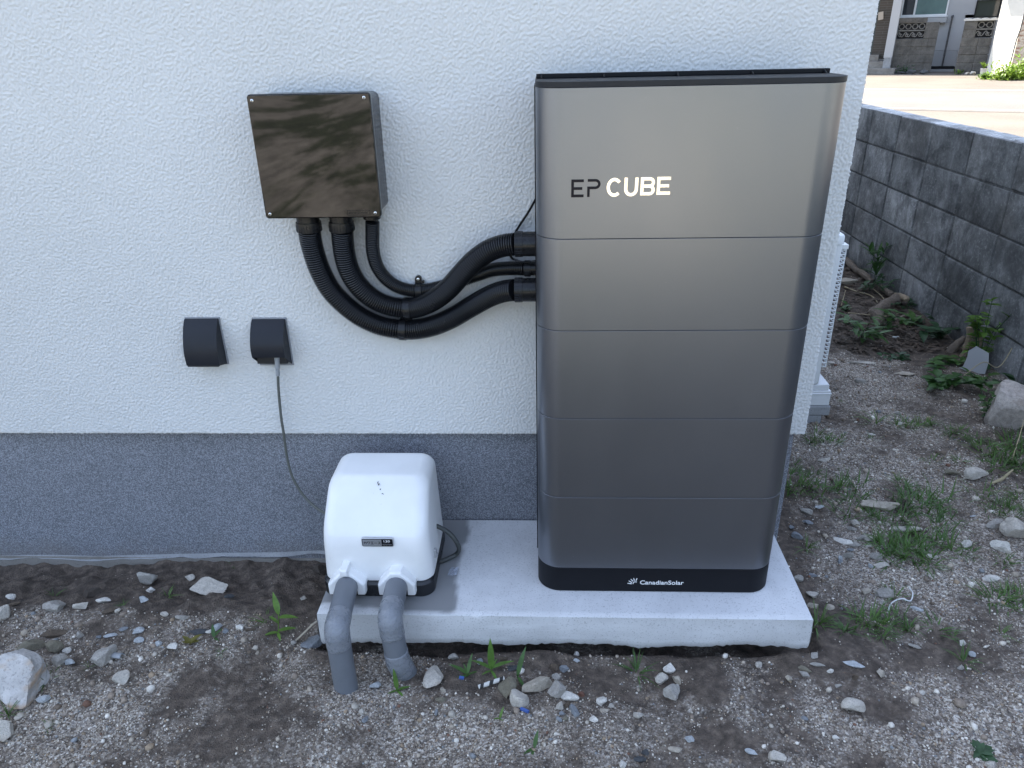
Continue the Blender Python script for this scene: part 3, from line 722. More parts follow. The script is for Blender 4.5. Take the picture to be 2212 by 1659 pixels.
for (x, y, ln, an, w) in ((612, 372, .006, 70, .0012), (622, 392, .005, 60, .0016), (641, 443, .003, 40, .0015), (663, 487, .0035, 10, .0012), (675, 492, .002, 80, .001)):
    p = onY(*zP(x, y), -.21)
    for _ in range(6):
        p = onY(*zP(x, y), front(p[2])-.0006)
    a = math.radians(an); dx, dz = math.cos(a)*ln/2, math.sin(a)*ln/2
    q = [(-1, -.5), (0, -.9), (1, -.4), (.9, .6), (0, .8), (-.8, .5)]
    vv = []
    for s_, t_ in q:
        xx = p[0]+dx*s_-math.sin(a)*w*t_; zz = p[2]+dz*s_*.75+math.cos(a)*w*t_*.7; vv.append((xx, front(zz)-.0007, zz))
    mk.add(vv+[(c_[0], c_[1]+.0015, c_[2]) for c_ in vv], [tuple(range(6)), tuple(range(11, 5, -1))]+[(i, i+6, (i+1) % 6+6, (i+1) % 6) for i in range(6)])
mk.build('scuff_mark', M['black'], cover, ang=30)
# pipe shrouds moulded on the front
def shroud(cx, knob):
    b = MB(); W_, yf = .048, -.336
    def P_(s): 
        o = [(cx-W_, .018), (cx-W_, .048), (cx-W_+.004, .054), (cx-.014, .084+.004*(not knob)), (cx, .090), (cx+.014, .084+.004*(not knob)), (cx+W_-.004, .056), (cx+W_, .050), (cx+W_, .018)]
        return o
    out = P_(0); r = .027
    inn = [(cx-r, .018), (cx-r, .040)]+[(cx+r*math.cos(math.radians(a)), .040+r*math.sin(math.radians(a))) for a in range(165, 10, -15)]+[(cx+r, .040), (cx+r, .018)]
    poly = out+inn[::-1]
    v = []; n = len(poly)
    outer_n = len(out)
    # sweep: front face inset slightly for a moulded edge
    def ring(y, sh): 
        return [((p[0]-cx)*(1-sh*(i < outer_n))+cx, y, p[1]-(.004*(sh > 0) if i < outer_n and p[1] > .03 else 0)) for i, p in enumerate(poly)]
    b.loft([ring(-.30, 0), ring(yf+.006, 0), ring(yf, .05)], cap=True)
    if knob: b.loft([[(cx-.011*s, y, z) for s, z in ((1, .080), (.85, .1015), (-.85, .1015), (-1, .080))] for y in (-.295, yf-.004)] + [[(cx-.009*s, yf-.008, z) for s, z in ((1, .084), (.85, .099), (-.85, .099), (-1, .084))]])
    o = b.build('pipe_shroud', M['cover'], pm, ang=30, bevel=.0022, seg=3); return o
HX1, HX2 = -.488, -.360
shroud(HX1-.002, True); shroud(HX2-.001, False)
# name plate
npz, npx = (.176+.150)/2-.0005, (-.444-.3635)/2
np_ = MB(); yp = -.3062
np_.loft([[(x, yv, z) for x, z in rr2(npx-.0405+i, npx+.0405-i, npz-.0128+i, npz+.0128-i, .004)] for yv, i in ((yp+.004, 0), (yp-.0008, 0), (yp-.0015, .0006))])
plate = np_.build('name_plate', M['silver'], pm, ang=30)
q = MB(); q.loft([[(x, yv, z) for x, z in rr2(npx-.0385, npx+.0385, npz-.0108, npz+.0108, .003)] for yv in (yp-.0012, yp-.0019)]); q.build('dark_panel', M['black'], plate, ang=30)
q = MB(); q.loft([[(x, yv, z) for x, z in rr2(npx-.0372, npx+.0105, npz-.0096, npz+.0096, .0015)] for yv in (yp-.0016, yp-.0023)]); q.build('silver_panel', M['silver'], plate, ang=30)
kt = MB(); yy0, yy1 = yp-.0027, yp-.002
def KP(i, x, z): return (npx-.0352+i*.0090+x*.0078, npz-.0042+z*.0078)
sw = .0011
for i, strokes in enumerate((
    [[(.05, .72), (.95, .72), (.92, .25), (.82, .05), (.62, .1)], [(.5, 1), (.45, .55), (.3, .25), (.05, .02)]],
    [[(.12, .45), (.12, .88), (.92, .88), (.85, .5), (.65, .2), (.35, .0)]],
    [[(.12, .88), (.88, .88)], [(.5, .88), (.5, .1)], [(.02, .1), (.98, .1)]],
    [[(.05, .48), (.95, .48)]],
    [[(.12, .9), (.85, .9), (.6, .45), (.08, .02)], [(.55, .42), (.95, .02)]])):
    for j, st in enumerate(strokes): kt.stroke([KP(i, *p) for p in st], sw, yy0-.0001*j, yy1)
kt.build('lettering', M['black'], plate, ang=30)
text_mb('130', npx+.0165, npz+.0018, .0062, yp-.0019, M['white'], plate, width=.0155)
text_mb('Kawamoto', npx+.0125, npz-.0072, .0042, yp-.0019, M['silver'], plate, shear=.35, width=.0235)
q = MB(); q.stroke([(npx+.018+.0028*k, npz-.0008+.0011*math.sin(k/4*math.pi)) for k in range(5)], .0005, yp-.0022, yp-.0017); q.build('emblem', M['silver'], plate)
# side latch, flange and cord loop on the right
lt = MB(); lt.box(X1-.003, X1+.0045, -.25, -.237, .070, .094); lt.box(X1+.0044, X1+.008, -.248, -.239, .074, .080); lt.build('latch', M['silver'], pm, bevel=.001)
b = MB(); b.tube(spline([(X1-.03, -.16, .12)]+[tuple(onZ(*zP(*q), z)) for q, z in (((1305, 868), .105), ((1400, 930), .09), ((1470, 1020), .065), ((1497, 1095), .035), ((1470, 1150), .012), ((1400, 1190), .006), ((1310, 1225), .007), ((1215, 1250), .016), ((1150, 1265), .03))], 10), .0062, 12)
tag(b.build('looped_cable', M['cord2'], org=(-.2, -.2, 0)), 'grey cable looping out over the pad from the right side of the pump', 'cable')

# ------------------------------------------------------------------ lagged water pipes
def bend(a, b, c, r, n=8):
    a, b, c = map(lambda q: np.array(q, float), (a, b, c)); d1 = (a-b)/np.linalg.norm(a-b); d2 = (c-b)/np.linalg.norm(c-b)
    p1, p2 = b+d1*r, b+d2*r; return [p1*(1-t)**2+2*b*t*(1-t)+p2*t*t for t in np.linspace(0, 1, n)]
RP = .0287
def pipe(label, A, B, C, D=None):
    A, B, C = np.array(A), np.array(B), np.array(C)
    t = thing('lagged_pipe', B, label, 'water pipe', 'grey lagged pipes from the pump into the ground')
    d1 = (B-A)/np.linalg.norm(B-A); d2 = (C-B)/np.linalg.norm(C-B)
    b = MB(); b.tube([A, A+d1*.02, A+d1*.021], [RP*.93, RP*.93, RP*.93], 32); b.build('collar', M['pipe'], t, ang=40)
    b = MB(); b.tube([A+d1*.016, A+d1*.017, B-d1*.040], [RP*.94, RP*.985, RP*.985], 32); b.build('upper_pipe', M['pipe'], t, ang=40)
    def wrap(P, seed):
        P = resample(spline(P, 4), .003); R_ = [RP*(1.025+.02*float(vnoise(k*.003, seed, .012, seed))+.03*math.exp(-((k/len(P)-.5)/.25)**2)-.05*(k in (0, len(P)-1))) for k in range(len(P))]
        w = MB(); w.tube(P, R_, 40); v = np.array(w.v)
        n3 = fbm(v[:, 0]+v[:, 1]*.7, v[:, 2], .016, seed, 3)
        c_ = np.array([P[min(len(P)-1, i//40)] for i in range(len(v))]); dd = v-c_; w.v = [tuple(q) for q in (c_+dd*(1+.016*n3[:, None]))]
        w.build('tape_wrap', M['tape'], t, ang=70)
    wrap([A+d1*(np.linalg.norm(B-A)-.050)]+bend(A, B, C, .020)+[B+d2*.052], 7)
    if D is None:
        b = MB(); b.tube([B+d2*.035, C-d2*.030], RP*.985, 32); b.tube([C-d2*.0305, C+d2*.05], RP*1.0, 32); b.build('lower_pipe', M['pipe'], t, ang=40)
    else:
        D = np.array(D); d3 = (D-C)/np.linalg.norm(D-C)
        b = MB(); b.tube([B+d2*.035, C-d2*.03], RP*.985, 32); b.build('lower_pipe', M['pipe'], t, ang=40)
        wrap([C-d2*.035]+bend(B, C, D, .022)+[C+d3*.04], 19)
        b = MB(); b.tube([C+d3*.035, D], RP*.985, 32); b.build('end_pipe', M['pipe'], t, ang=40)
def z4(x, y): return 621.5+x*.3526, 950.6+y*.3526
eL = onY(*z4(297, 1150), -.492); gL = onG(*z4(345, 1548))
pipe('longer grey lagged pipe, bent down to the ground left of the shorter one', (HX1, -.325, .050), (eL[0], -.492, .052), (eL[0]+.003, -.497, float(height(gL[0], gL[1]))+.018))
eR = onY(*z4(625, 1105), -.455)
pipe('shorter grey lagged pipe, hooking back at the foot of the pad', (HX2, -.325, .050), (eR[0], -.455, .052), (eR[0]+.010, -.462, -.080), (eR[0]+.036, -.432, -.19))
fm = MB(); c0 = onZ(*zP(1430, 1345), .002); 
fpts = [(c0[0]+(i-2)*.006+.001*j, c0[1]+(j-1.5)*.011, .0025+.003*abs(math.sin(i*1.7+j*2.1))) for j in range(4) for i in range(5)]
fm.add(fpts, [(j*5+i, j*5+i+1, j*5+i+6, j*5+i+5) for j in range(3) for i in range(4)])
o = fm.build('film_scrap', M['film'], org=c0, ang=None); sm = o.modifiers.new('solid', 'SOLIDIFY'); sm.thickness = .0004
tag(o, 'crumpled scrap of clear plastic film on the pad beside the pump', 'plastic scrap')

# ------------------------------------------------------------------ concrete block boundary wall
BWX, BWT, BWY0 = 2.09, .847, 3.2145
bw = MB(); tone = []
rnd = random.Random(8)
YB0 = BWY0+.4*8; NC, NR = 24, 7
def blk(x0, x1, y0, y1, z0, z1, tn, e=.004):
    n0 = len(bw.v); v = []
    for x, i in ((x0, 1), (x0+e, 0), (x1-e, 0), (x1, 1)):
        for a, c in ((y0+e*i, z0+e*i), (y1-e*i, z0+e*i), (y1-e*i, z1-e*i), (y0+e*i, z1-e*i)):
            v.append((x+rnd.uniform(-.0012, .0012), a+rnd.uniform(-.0015, .0015), c+rnd.uniform(-.0015, .0015)))
    f = [(3, 2, 1, 0), (12, 13, 14, 15)]
    for k in range(3):
        for j in range(4): f.append((k*4+j, k*4+(j+1) % 4, k*4+4+(j+1) % 4, k*4+4+j))
    bw.add(v, f); tone.extend([tn]*16)
for c in range(NC):
    y1 = YB0-.4*c; y0 = y1-.4
    for r in range(NR):
        z1 = BWT-.2*r; z0 = z1-.2
        if z1 < -.45: continue
        dx = rnd.uniform(-.0022, .0022); bl = rnd.random()
        tn = .30+.24*bl + (.30 if rnd.random() < .09 else 0)
        blk(BWX+dx, BWX+.118, y0+.0055, y1-.0055, z0+.0055, z1-(.0055 if r else 0), tn)
n0 = len(bw.v); bw.box(BWX+.007, BWX+.11, YB0-.4*NC+.01, YB0-.01, -.5, BWT-.006); tone.extend([.12]*8)
# rough mortar cap along the top, skylight put into its pale tone
ys_ = np.arange(YB0-.4*NC, YB0, .02)
capr = [[(BWX+.008+.012*float(vnoise(y, 1, .05, 2)), y, BWT-.001), (BWX+.022+.02*float(vnoise(y, 2, .07, 4)), y, BWT+.004+.004*float(vnoise(y, 3, .05, 5))), (BWX+.10, y, BWT+.005+.004*float(vnoise(y, 5, .06, 5))), (BWX+.112, y, BWT-.001)] for y in ys_]
bw.loft(capr); tone.extend([1.6]*(4*len(ys_)))
o = bw.build('block_wall', M['block'], org=(BWX+.06, 2, -.12), ang=40)
at = o.data.attributes.new('tone', 'FLOAT', 'POINT'); 
if len(at.data) == len(tone): at.data.foreach_set('value', np.array(tone, np.float32))
tag(o, 'low weathered grey concrete block wall along the right edge of the yard', 'boundary wall')

# ------------------------------------------------------------------ air conditioner outdoor unit behind the corner
ac = thing('outdoor_unit', (.95, 1.3, -.1), 'white air conditioner outdoor unit half hidden behind the house corner', 'outdoor unit')
AX0, AX1, AY0, AY1, AZ0, AZ1 = .79, 1.098, .868, 1.66, .045, .640
b = MB(); b.box(AX0, AX1, AY0, AY1, AZ0, AZ1-.034); b.build('body', M['acw'], ac, bevel=.006, seg=3)
b = MB(); b.loft([ringz(rrect(AX0-.006+i, AX1+.006-i, AY0-.006+i, AY1+.006-i, .02, .02, 6), z) for z, i in ((AZ1-.0335, 0), (AZ1-.008, 0), (AZ1-.002, .003), (AZ1, .010))]); b.build('top_cover', M['acw'], ac, ang=40)
g = MB()
for k in range(29):
    z = .115+k*.0166; g.tube([(AX1-.002, AY0+.022, z), (AX1+.020, AY0+.016, z), (AX1+.024, AY0+.03, z), (AX1+.024, AY1-.25, z), (AX1-.002, AY1-.24, z)], .0028, 6)
for y in (AY0+.03, AY0+.2, AY0+.4, AY1-.25): g.tube([(AX1+.026, y, .11), (AX1+.026, y, .585)], .0026, 6)
g.box(AX1-.001, AX1+.026, AY0+.012, AY0+.05, .585, .60)
g.build('fan_guard', M['acw'], ac, ang=40)
b = MB(); b.tube([(AX1-.06, 1.2, .34), (AX1+.0015, 1.2, .34)], .21, 40); b.build('fan_opening', M['hoodin'], ac)
def riser(y):
    r_ = MB(); r_.box(AX0+.02, AX1+.052, y, y+.14, -.045, .018); r_.box(AX0+.03, AX1+.043, y+.006, y+.134, .0185, .0435); r_.box(AX0+.02, AX1+.055, y-.003, y+.143, .004, .009)
    o = r_.build('riser', M['riser'], ac, bevel=.007, seg=3)
for y in (AY0-.005, AY1-.14): riser(y)
def footblock(y, lab):
    f = MB(); f.box(AX0+.0, AX1+.058, y, y+.16, -.088, -.0455); f.box(AX0+.0, AX0+.09, y+.002, y+.158, -.2, -.0885); f.box(AX1-.025, AX1+.03, y+.002, y+.158, -.2, -.0885)
    tag(f.build('footing_block', M['mortar'], org=(.95, y+.08, -.15), bevel=.005), lab, 'concrete block', 'concrete blocks carrying the outdoor unit')
footblock(AY0-.012, 'grey hollow concrete block under the near end of the white outdoor unit')
footblock(AY1-.15, 'grey hollow concrete block under the far end of the white outdoor unit')

# ------------------------------------------------------------------ road and the houses across it (street frame: s along the road, t across)
RA = math.radians(-26); EX = np.array([math.cos(RA), math.sin(RA)]); EY = np.array([-math.sin(RA), math.cos(RA)])
def w2(s, t): return EX*s+EY*t
GZ0 = .2
def sheet(name, s0, s1, t0, t1, z, mat, ns=1, wob=0, kind='structure'):
    P = []; ss = np.linspace(s0, s1, ns+1)
    for i, s in enumerate(ss):
        P.append(((s, t0+wob*float(vnoise(s, 1, .9, 3))), (s, t1+wob*float(vnoise(s, 5, .9, 4)))))
    v = [(*w2(*q), z) for p in P for q in p]; f = [(2*i, 2*i+2, 2*i+3, 2*i+1) for i in range(ns)]
    m_ = MB(); m_.add(v, f); return tag(m_.build(name, mat, org=(*w2((s0+s1)/2, (t0+t1)/2), z), ang=None), kind=kind)
def mat_asphalt(name, c, worn):
    t = NT(name)
    a = t.mix(t.ramp(t.noise(.8, 5, .6), [(.35, 0.), (.7, 1.)]), c, worn)
    a = t.mix(t.ramp(t.noise(28, 4, .75), [(.3, .6), (.6, 0.)]), a, mul(c, .6)); a = t.mix(t.ramp(t.noise(45, 3, .7), [(.58, 0.), (.7, .5)]), a, mul(worn, 1.35))
    t.set(a, .9); t.bump(t.noise(90, 3), .5, .01); return t.m
M['asphalt'] = mat_asphalt('worn_asphalt', (.115, .105, .095), (.15, .138, .125)); M['apron'] = mat_asphalt('gravelly_verge', (.115, .098, .080), (.155, .134, .109))
def mat_line():
    t = NT('worn_white_line'); t.set(t.mix(t.ramp(t.noise(6, 5, .7), [(.45, 0.), (.62, 1.)]), (.36, .35, .325), (.17, .158, .143)), .8); return t.m
M['line'] = mat_line()
sheet('verge', -30, 40, 7.0, 11.72, GZ0-.004, M['apron'], 80, .25); sheet('road', -60, 60, 11.55, 16.45, GZ0, M['asphalt'], 40)
sheet('verge', -60, 60, 16.46, 40, GZ0-.004, M['apron'], 60, .0)
sheet('road_marking', -60, 60, 16.1, 16.25, GZ0+.004, M['line']); sheet('road_marking', -60, 60, 11.75, 11.87, GZ0+.004, M['line'])
def fthing(name, loc, label, cat, group=None):
    o = thing(name, loc, label, cat, group, RA, world=(*w2(loc[0], loc[1]), loc[2])); return o
M['fwall'] = simple('pale_house_wall', (.40, .40, .40), .85, 0, .06, 1.5, .3, 60, .004); M['fwall2'] = simple('cream_garage_wall', (.66, .63, .56), .85, 0, .1, 1.2, .3, 60, .004)
M['fbase'] = simple('grey_house_base', (.33, .335, .34), .85, 0, .08, 3); M['alu'] = simple('white_aluminium', (.72, .73, .73), .4, 0, .03)
def mat_glass(name, c):
    t = NT(name); t.set(t.mix(t.noise(3, 3), mul(c, .6), mul(c, 1.4)), .06, 0, IOR=1.52); return t.m
M['glass1'] = mat_glass('dark_window_glass', (.03, .035, .04)); M['glass2'] = mat_glass('greenish_curtained_glass', (.10, .17, .16))
def mat_siding():
    t = NT('dark_brown_ribbed_siding'); q = t.node('ShaderNodeTexBrick'); q.offset = .5
    mp = t.node('ShaderNodeMapping'); mp.inputs['Rotation'].default_value = (math.radians(90), 0, 0); t.l(t.coord(), mp.inputs[0]); t.l(mp.outputs[0], q.inputs['Vector'])
    q.inputs['Color1'].default_value = (.05, .04, .03, 1); q.inputs['Color2'].default_value = (.065, .05, .038, 1); q.inputs['Mortar'].default_value = (.11, .10, .085, 1)
    q.inputs['Scale'].default_value = 1; q.inputs['Brick Width'].default_value = .45; q.inputs['Row Height'].default_value = .062; q.inputs['Mortar Size'].default_value = .005
    t.set(q.outputs[0], .6); return t.m
M['siding'] = mat_siding(); M['green'] = simple('dark_green_door', (.045, .06, .055), .5); M['card'] = simple('beige_notice', (.45, .39, .32), .8, 0, .05)
M['oldblock'] = mat_rock('old_stained_block', (.105, .098, .088), .5, 5); M['oldblock2'] = mat_rock('grey_screen_block', (.17, .165, .155), .3, 7); M['tile'] = simple('pale_coping_tile', (.5, .48, .44), .7, 0, .1, 8)
M['rustpipe'] = simple('dark_drainpipe', (.07, .07, .07), .6, 0, .3, 20)
M['roof2'] = simple('dark_roof', (.06, .06, .065), .7)
M['rustwall'] = mat_rock('rust_streaked_wall', (.42, .36, .30), .25, 6, (.22, .09, .05))
fh = fthing('house', (.5, 26, GZ0), 'pale house across the road with a white framed window and tiled entrance', 'house')
def fb(name, mat, parent, *boxes, bevel=0):
    b = MB()
    for q in boxes: b.box(*q)
    return b.build(name, mat, parent, ang=30, bevel=bevel)
fb('wall', M['fwall'], fh, (-.62, 1.1, 24.2, 24.4, .74, 1.62), (-3.0, -.52, 24.2, 24.4, .0, 6.2), (.64, 1.3, 24.2, 24.4, 1.621, 6.2), (-.519, .639, 24.2, 24.4, 2.9, 6.2), (1.301, 1.88, 24.2, 24.4, 1.97, 6.2), (1.101, 1.88, 24.2, 24.4, .3, 1.545), (1.881, 2.4, 24.2, 24.4, .3, 6.2), (-3, -2.8, 24.401, 31, .2, 6.2), (2.2, 2.4, 24.401, 31, .2, 6.2), (-2.79, 2.19, 30.8, 31, .2, 6.2))
fb('base_course', M['fbase'], fh, (.40, 1.098, 24.185, 24.395, .30, .735))
fb('dark_step', M['black'], fh, (.40, 1.1, 23.98, 24.18, .2, .33)); fb('door_step', M['fbase'], fh, (.42, 1.1, 23.75, 23.97, .2, .255))
wf = MB()
for q in ((-.519, .639, 24.14, 24.22, 1.621, 1.66), (-.519, .639, 24.14, 24.22, 2.86, 2.899), (-.519, -.48, 24.14, 24.22, 1.661, 2.859), (.60, .639, 24.14, 24.22, 1.661, 2.859), (-.20, -.15, 24.13, 24.23, 1.661, 2.859)): wf.box(*q)
wf.box(-.54, .67, 24.08, 24.199, 1.585, 1.62)
win = wf.build('window', M['alu'], fh, bevel=.004)
fb('pane', M['glass1'], win, (-.479, -.201, 24.18, 24.19, 1.661, 2.859)); fb('pane', M['glass2'], win, (-.149, .599, 24.16, 24.17, 1.661, 2.859))
fb('ledge', M['fwall'], fh, (-.2, .66, 24.03, 24.198, 1.44, 1.575), bevel=.006)
wf = MB()
for q in ((1.302, 1.33, 24.16, 24.23, 1.546, 1.97), (1.85, 1.879, 24.16, 24.23, 1.546, 1.97), (1.331, 1.849, 24.16, 24.23, 1.546, 1.565), (1.331, 1.849, 24.16, 24.23, 1.95, 1.969)): wf.box(*q)
w2_ = wf.build('window', M['black'], fh); fb('pane', M['glass1'], w2_, (1.331, 1.849, 24.20, 24.21, 1.566, 1.949))
d = MB(); d.tube([(.79, 24.14, 1.58), (.79, 24.14, .33)], .022, 12); d.tube([(.80, 24.19, 1.6), (.79, 24.15, 1.6), (.79, 24.14, 1.56)], .028, 10)
for z in (.6, .95, 1.3): d.tube([(.79, 24.14, z), (.79, 24.14, z+.02)], .027, 10)
d.build('drainpipe', M['rustpipe'], fh, ang=40)
fb('pillar', M['fwall'], fh, (-.665, -.455, 22.6, 22.78, .601, 2.9), bevel=.005); fb('pillar_base', M['mortar'], fh, (-.65, -.462, 22.61, 22.77, .34, .60))
fb('siding', M['siding'], fh, (-1.04, -.58, 23.4, 23.5, .55, 2.9)); fb('door', M['green'], fh, (-1.6, -1.045, 23.42, 23.48, .6, 2.9))
st = fb('steps', M['footing'], fh, (-1.6, -.32, 22.36, 22.9, .19, .335), (-1.6, -.60, 22.72, 23.0, .3355, .50), (-1.6, -.55, 23.001, 23.42, .19, .50), (-1.6, -.82, 23.05, 23.42, .501, .66), bevel=.008)
cd_ = MB(); cd_.add([(-1.04, 23.3, 1.73), (-.915, 23.3, 1.755), (-.885, 23.3, 1.56), (-1.01, 23.3, 1.535), (-1.04, 23.32, 1.73), (-.915, 23.32, 1.755), (-.885, 23.32, 1.56), (-1.01, 23.32, 1.535)], [(0, 1, 2, 3), (7, 6, 5, 4), (0, 4, 5, 1), (1, 5, 6, 2), (2, 6, 7, 3), (3, 7, 4, 0)])
cd_.build('notice_board', M['card'], fh)
fb('porch_roof', M['roof2'], fh, (-3.2, .0, 22.3, 24.19, 2.905, 3.05))
rf = MB(); rf.box(-3.6, 2.9, 23.4, 31.6, 6.21, 6.35); rf.loft([[(-3.6, 23.4, 6.352), (2.9, 23.4, 6.352), (2.9, 31.6, 6.352), (-3.6, 31.6, 6.352)], [(-2.4, 27.4, 7.6), (1.7, 27.4, 7.6), (1.7, 27.6, 7.6), (-2.4, 27.6, 7.6)]]); rf.build('roof', M['roof2'], fh)
def screenwall(s0, s1, t, top, lab, sc0, sc1, cap):
    w = fthing('block_wall', ((s0+s1)/2, t, GZ0), lab, 'garden wall', 'block garden walls across the road')
    b = MB(); r2 = random.Random(int(s0*10))
    rows = 6
    for r in range(rows):
        z1 = 1.385-.2*r+.075; z0 = z1-.2
        x = s0
        while x < s1-.02:
            x2 = min(x+.395, s1); 
            if r < 2 and x2 > sc0+.02 and x < sc1-.02:
                if x < sc0-.02: x2 = sc0
                else: x = sc1; continue
            j = r2.uniform(-.008, .008); b.box(x+.005, x2-.005, t+j, t+.1, max(z0, .15)+.005, z1-.005); x = x2
    b.box(s0+.008, sc0-.001 if sc0 > s0+.1 else s0+.0081, t+.012, t+.09, .16, 1.45); b.box(sc0, sc1, t+.012, t+.09, .16, 1.055)
    if s1-sc1 > .05: b.box(sc1+.001, s1-.008, t+.012, t+.09, .16, 1.45)
    b.build('blocks', M['oldblock'], w, ang=30, bevel=.008)
    g = MB(); n = max(2, int(round((sc1-sc0)/.165)))
    for k in range(n):
        cx = sc0+(sc1-sc0)*(k+.5)/n; hw = (sc1-sc0)/n/2
        g.tube([(cx+.062*math.cos(a), t+.05, 1.36+.062*math.sin(a)) for a in np.linspace(0, 2*math.pi, 18)], .014, 6)
        for sg in (-1, 1): g.tube([(cx+sg*.06, t+.05, 1.36), (cx+sg*hw, t+.05, 1.36)], .012, 6)
        g.tube([(cx-hw+2*hw*q/12, t+.05, 1.16+.055*math.sin(q/12*2*math.pi)) for q in range(13)], .014, 6)
        g.tube([(cx+.034*math.cos(a)*1.1, t+.05, 1.145+.034*math.sin(a)) for a in np.linspace(.3, 5, 12)], .012, 6)
    g.box(sc0-.002, sc1+.002, t+.02, t+.08, 1.245, 1.275); g.box(sc0-.002, sc1+.002, t+.02, t+.08, 1.44, 1.46)
    g.build('screen', M['oldblock2'], w, ang=50); fb('screen_gap_shade', M['black'], w, (sc0+.001, sc1-.001, t+.082, t+.092, 1.06, 1.44))  # dark sheet stands in for the shade behind the screen openings
    if cap == 'slab': fb('coping', M['oldblock'], w, (s0-.01, sc1+.02, t-.02, t+.12, 1.463, 1.575), bevel=.008)
    else:
        c = MB(); c.loft([[(s0-.03+i*.0386, t-.05, 1.485+.028*abs(math.sin(i/20*math.pi*4))), (s0-.03+i*.0386, t+.15, 1.50+.028*abs(math.sin(i/20*math.pi*4))), (s0-.03+i*.0386, t+.15, 1.475), (s0-.03+i*.0386, t-.05, 1.462)] for i in range(21)]); c.build('coping', M['tile'], w, ang=50)
screenwall(-.455, .54, 23.0, 1.58, 'old block garden wall across the road with a flat dark coping, below the white framed window', -.455, .2, 'slab')
screenwall(1.1, 1.80, 22.6, 1.53, 'old block garden wall across the road under pale wavy coping tiles', 1.40, 1.76, 'tile')
gr = fthing('garage', (2.5, 21.8, GZ0), 'cream rendered outbuilding at the far right across the road with a rust streaked end', 'outbuilding')
g = MB(); A_, B_ = (1.82, 22.3), (2.30, 21.72); C_ = (4.2, 23.2); D_ = (3.4, 24.0)
g.loft([[(A_[0], A_[1], z), (B_[0], B_[1], z), (C_[0], C_[1], z), (D_[0], D_[1], z)] for z in (.15, 2.6)]); g.build('wall', M['fwall2'], gr)
g = MB(); g.loft([[(2.31, 21.69, z), (2.9, 21.45, z), (4.3, 23.1, z), (4.22, 23.25, z)] for z in (.15, 2.6)]); g.build('end_wall', M['rustwall'], gr)
g = MB(); g.loft([[(1.35, 22.25, z), (2.22, 21.2, z), (4.9, 23.0, z), (3.5, 24.5, z)] for z in (2.61, 2.75)]); g.build('roof', M['roof2'], gr)
g = MB(); g.tube([(2.30, 21.62, 1.9), (2.30, 21.62, 1.25), (2.27, 21.63, 1.0), (2.26, 21.64, .25)], .014, 8); g.build('drainpipe', M['rustpipe'], gr)

# ------------------------------------------------------------------ stones
def icos(sub):
    import bmesh
    bm = bmesh.new(); bmesh.ops.create_icosphere(bm, subdivisions=sub, radius=1); v = np.array([q.co[:] for q in bm.verts]); f = np.array([[w.index for w in q.verts] for q in bm.faces]); bm.free()
    return v, f
ICO3 = icos(4); ICO1 = icos(1)
def rock_verts(seed, cuts=11, rough=.05, flat=0):
    r = np.random.default_rng(seed); v, f = ICO3
    d = r.standard_normal((cuts, 3)); d /= np.linalg.norm(d, axis=1)[:, None]; off = r.uniform(.42, .92, cuts)
    dt = v @ d.T; rad = np.ones(len(v))*1.12
    with np.errstate(divide='ignore'): rr = np.where(dt > .05, off/np.maximum(dt, 1e-6), 9)
    rad = np.minimum(rad, rr.min(1)); p = v*rad[:, None]
    n = fbm(p[:, 0]+p[:, 2]*1.3+seed, p[:, 1]-p[:, 2]*.7, .55, seed, 4)
    p = p*(1+rough*n)[:, None]
    p /= np.abs(p).max(0); return p
RC = dict(white=(.66, .625, .565), pale=(.50, .46, .40), grey=(.33, .31, .275), bluegrey=(.22, .235, .25), pb=(.43, .45, .46), beige=(.42, .37, .30), brown=(.105, .078, .055), olive=(.19, .17, .125), dark=(.065, .068, .072), red=(.16, .075, .05), speck=(.36, .335, .30), clod=(.06, .047, .037))
RM = {k: mat_rock('stone_'+k, c) for k, c in RC.items()}
RM['boulder'] = mat_rock('stone_boulder', (.48, .46, .44), .3, 22, (.44, .28, .15)); RM['lump'] = mat_rock('rough_concrete_lump', (.45, .40, .36), .4, 40)
SEED = [100]
def stone(fn, x, y, w, h, col, ang, label, thick=.62, cuts=9, sink=.22, name='stone', cat='stone', rough=.10, up=0, k=None):
    SEED[0] += 1; u, v = fn(x, y); p = onG(u, v)
    sc = (fn(1, 0)[0]-fn(0, 0)[0]); dz = depth(p)/CAM_F*sc
    W_, H_ = w*dz/2*1.08, h*dz/2*1.08
    rx, ry, rz = W_, H_*.88, min(W_, H_)*thick*1.15
    q = rock_verts(SEED[0], cuts, rough)*np.array([rx, ry, rz]); a = math.radians(ang)
    q = q @ np.array([[math.cos(a), math.sin(a), 0], [-math.sin(a), math.cos(a), 0], [0, 0, 1]])
    zc = float(height(p[0], p[1]))+rz*(1-2*sink*.8)+up
    # the measured point is the middle of the stone as seen, at half its height
    for _ in range(4):
        c_ = onZ(u, v, zc); zc = float(height(c_[0], c_[1]))+rz*(1-2*sink*.8)+up
    org = np.array([c_[0], c_[1], zc-rz*.7])
    me = mesh_np(name, q+np.array([0, 0, rz*.7]), ICO3[1]); shade(me, 17)
    return tag(link(name, me, RM[col], org=org), label, cat)
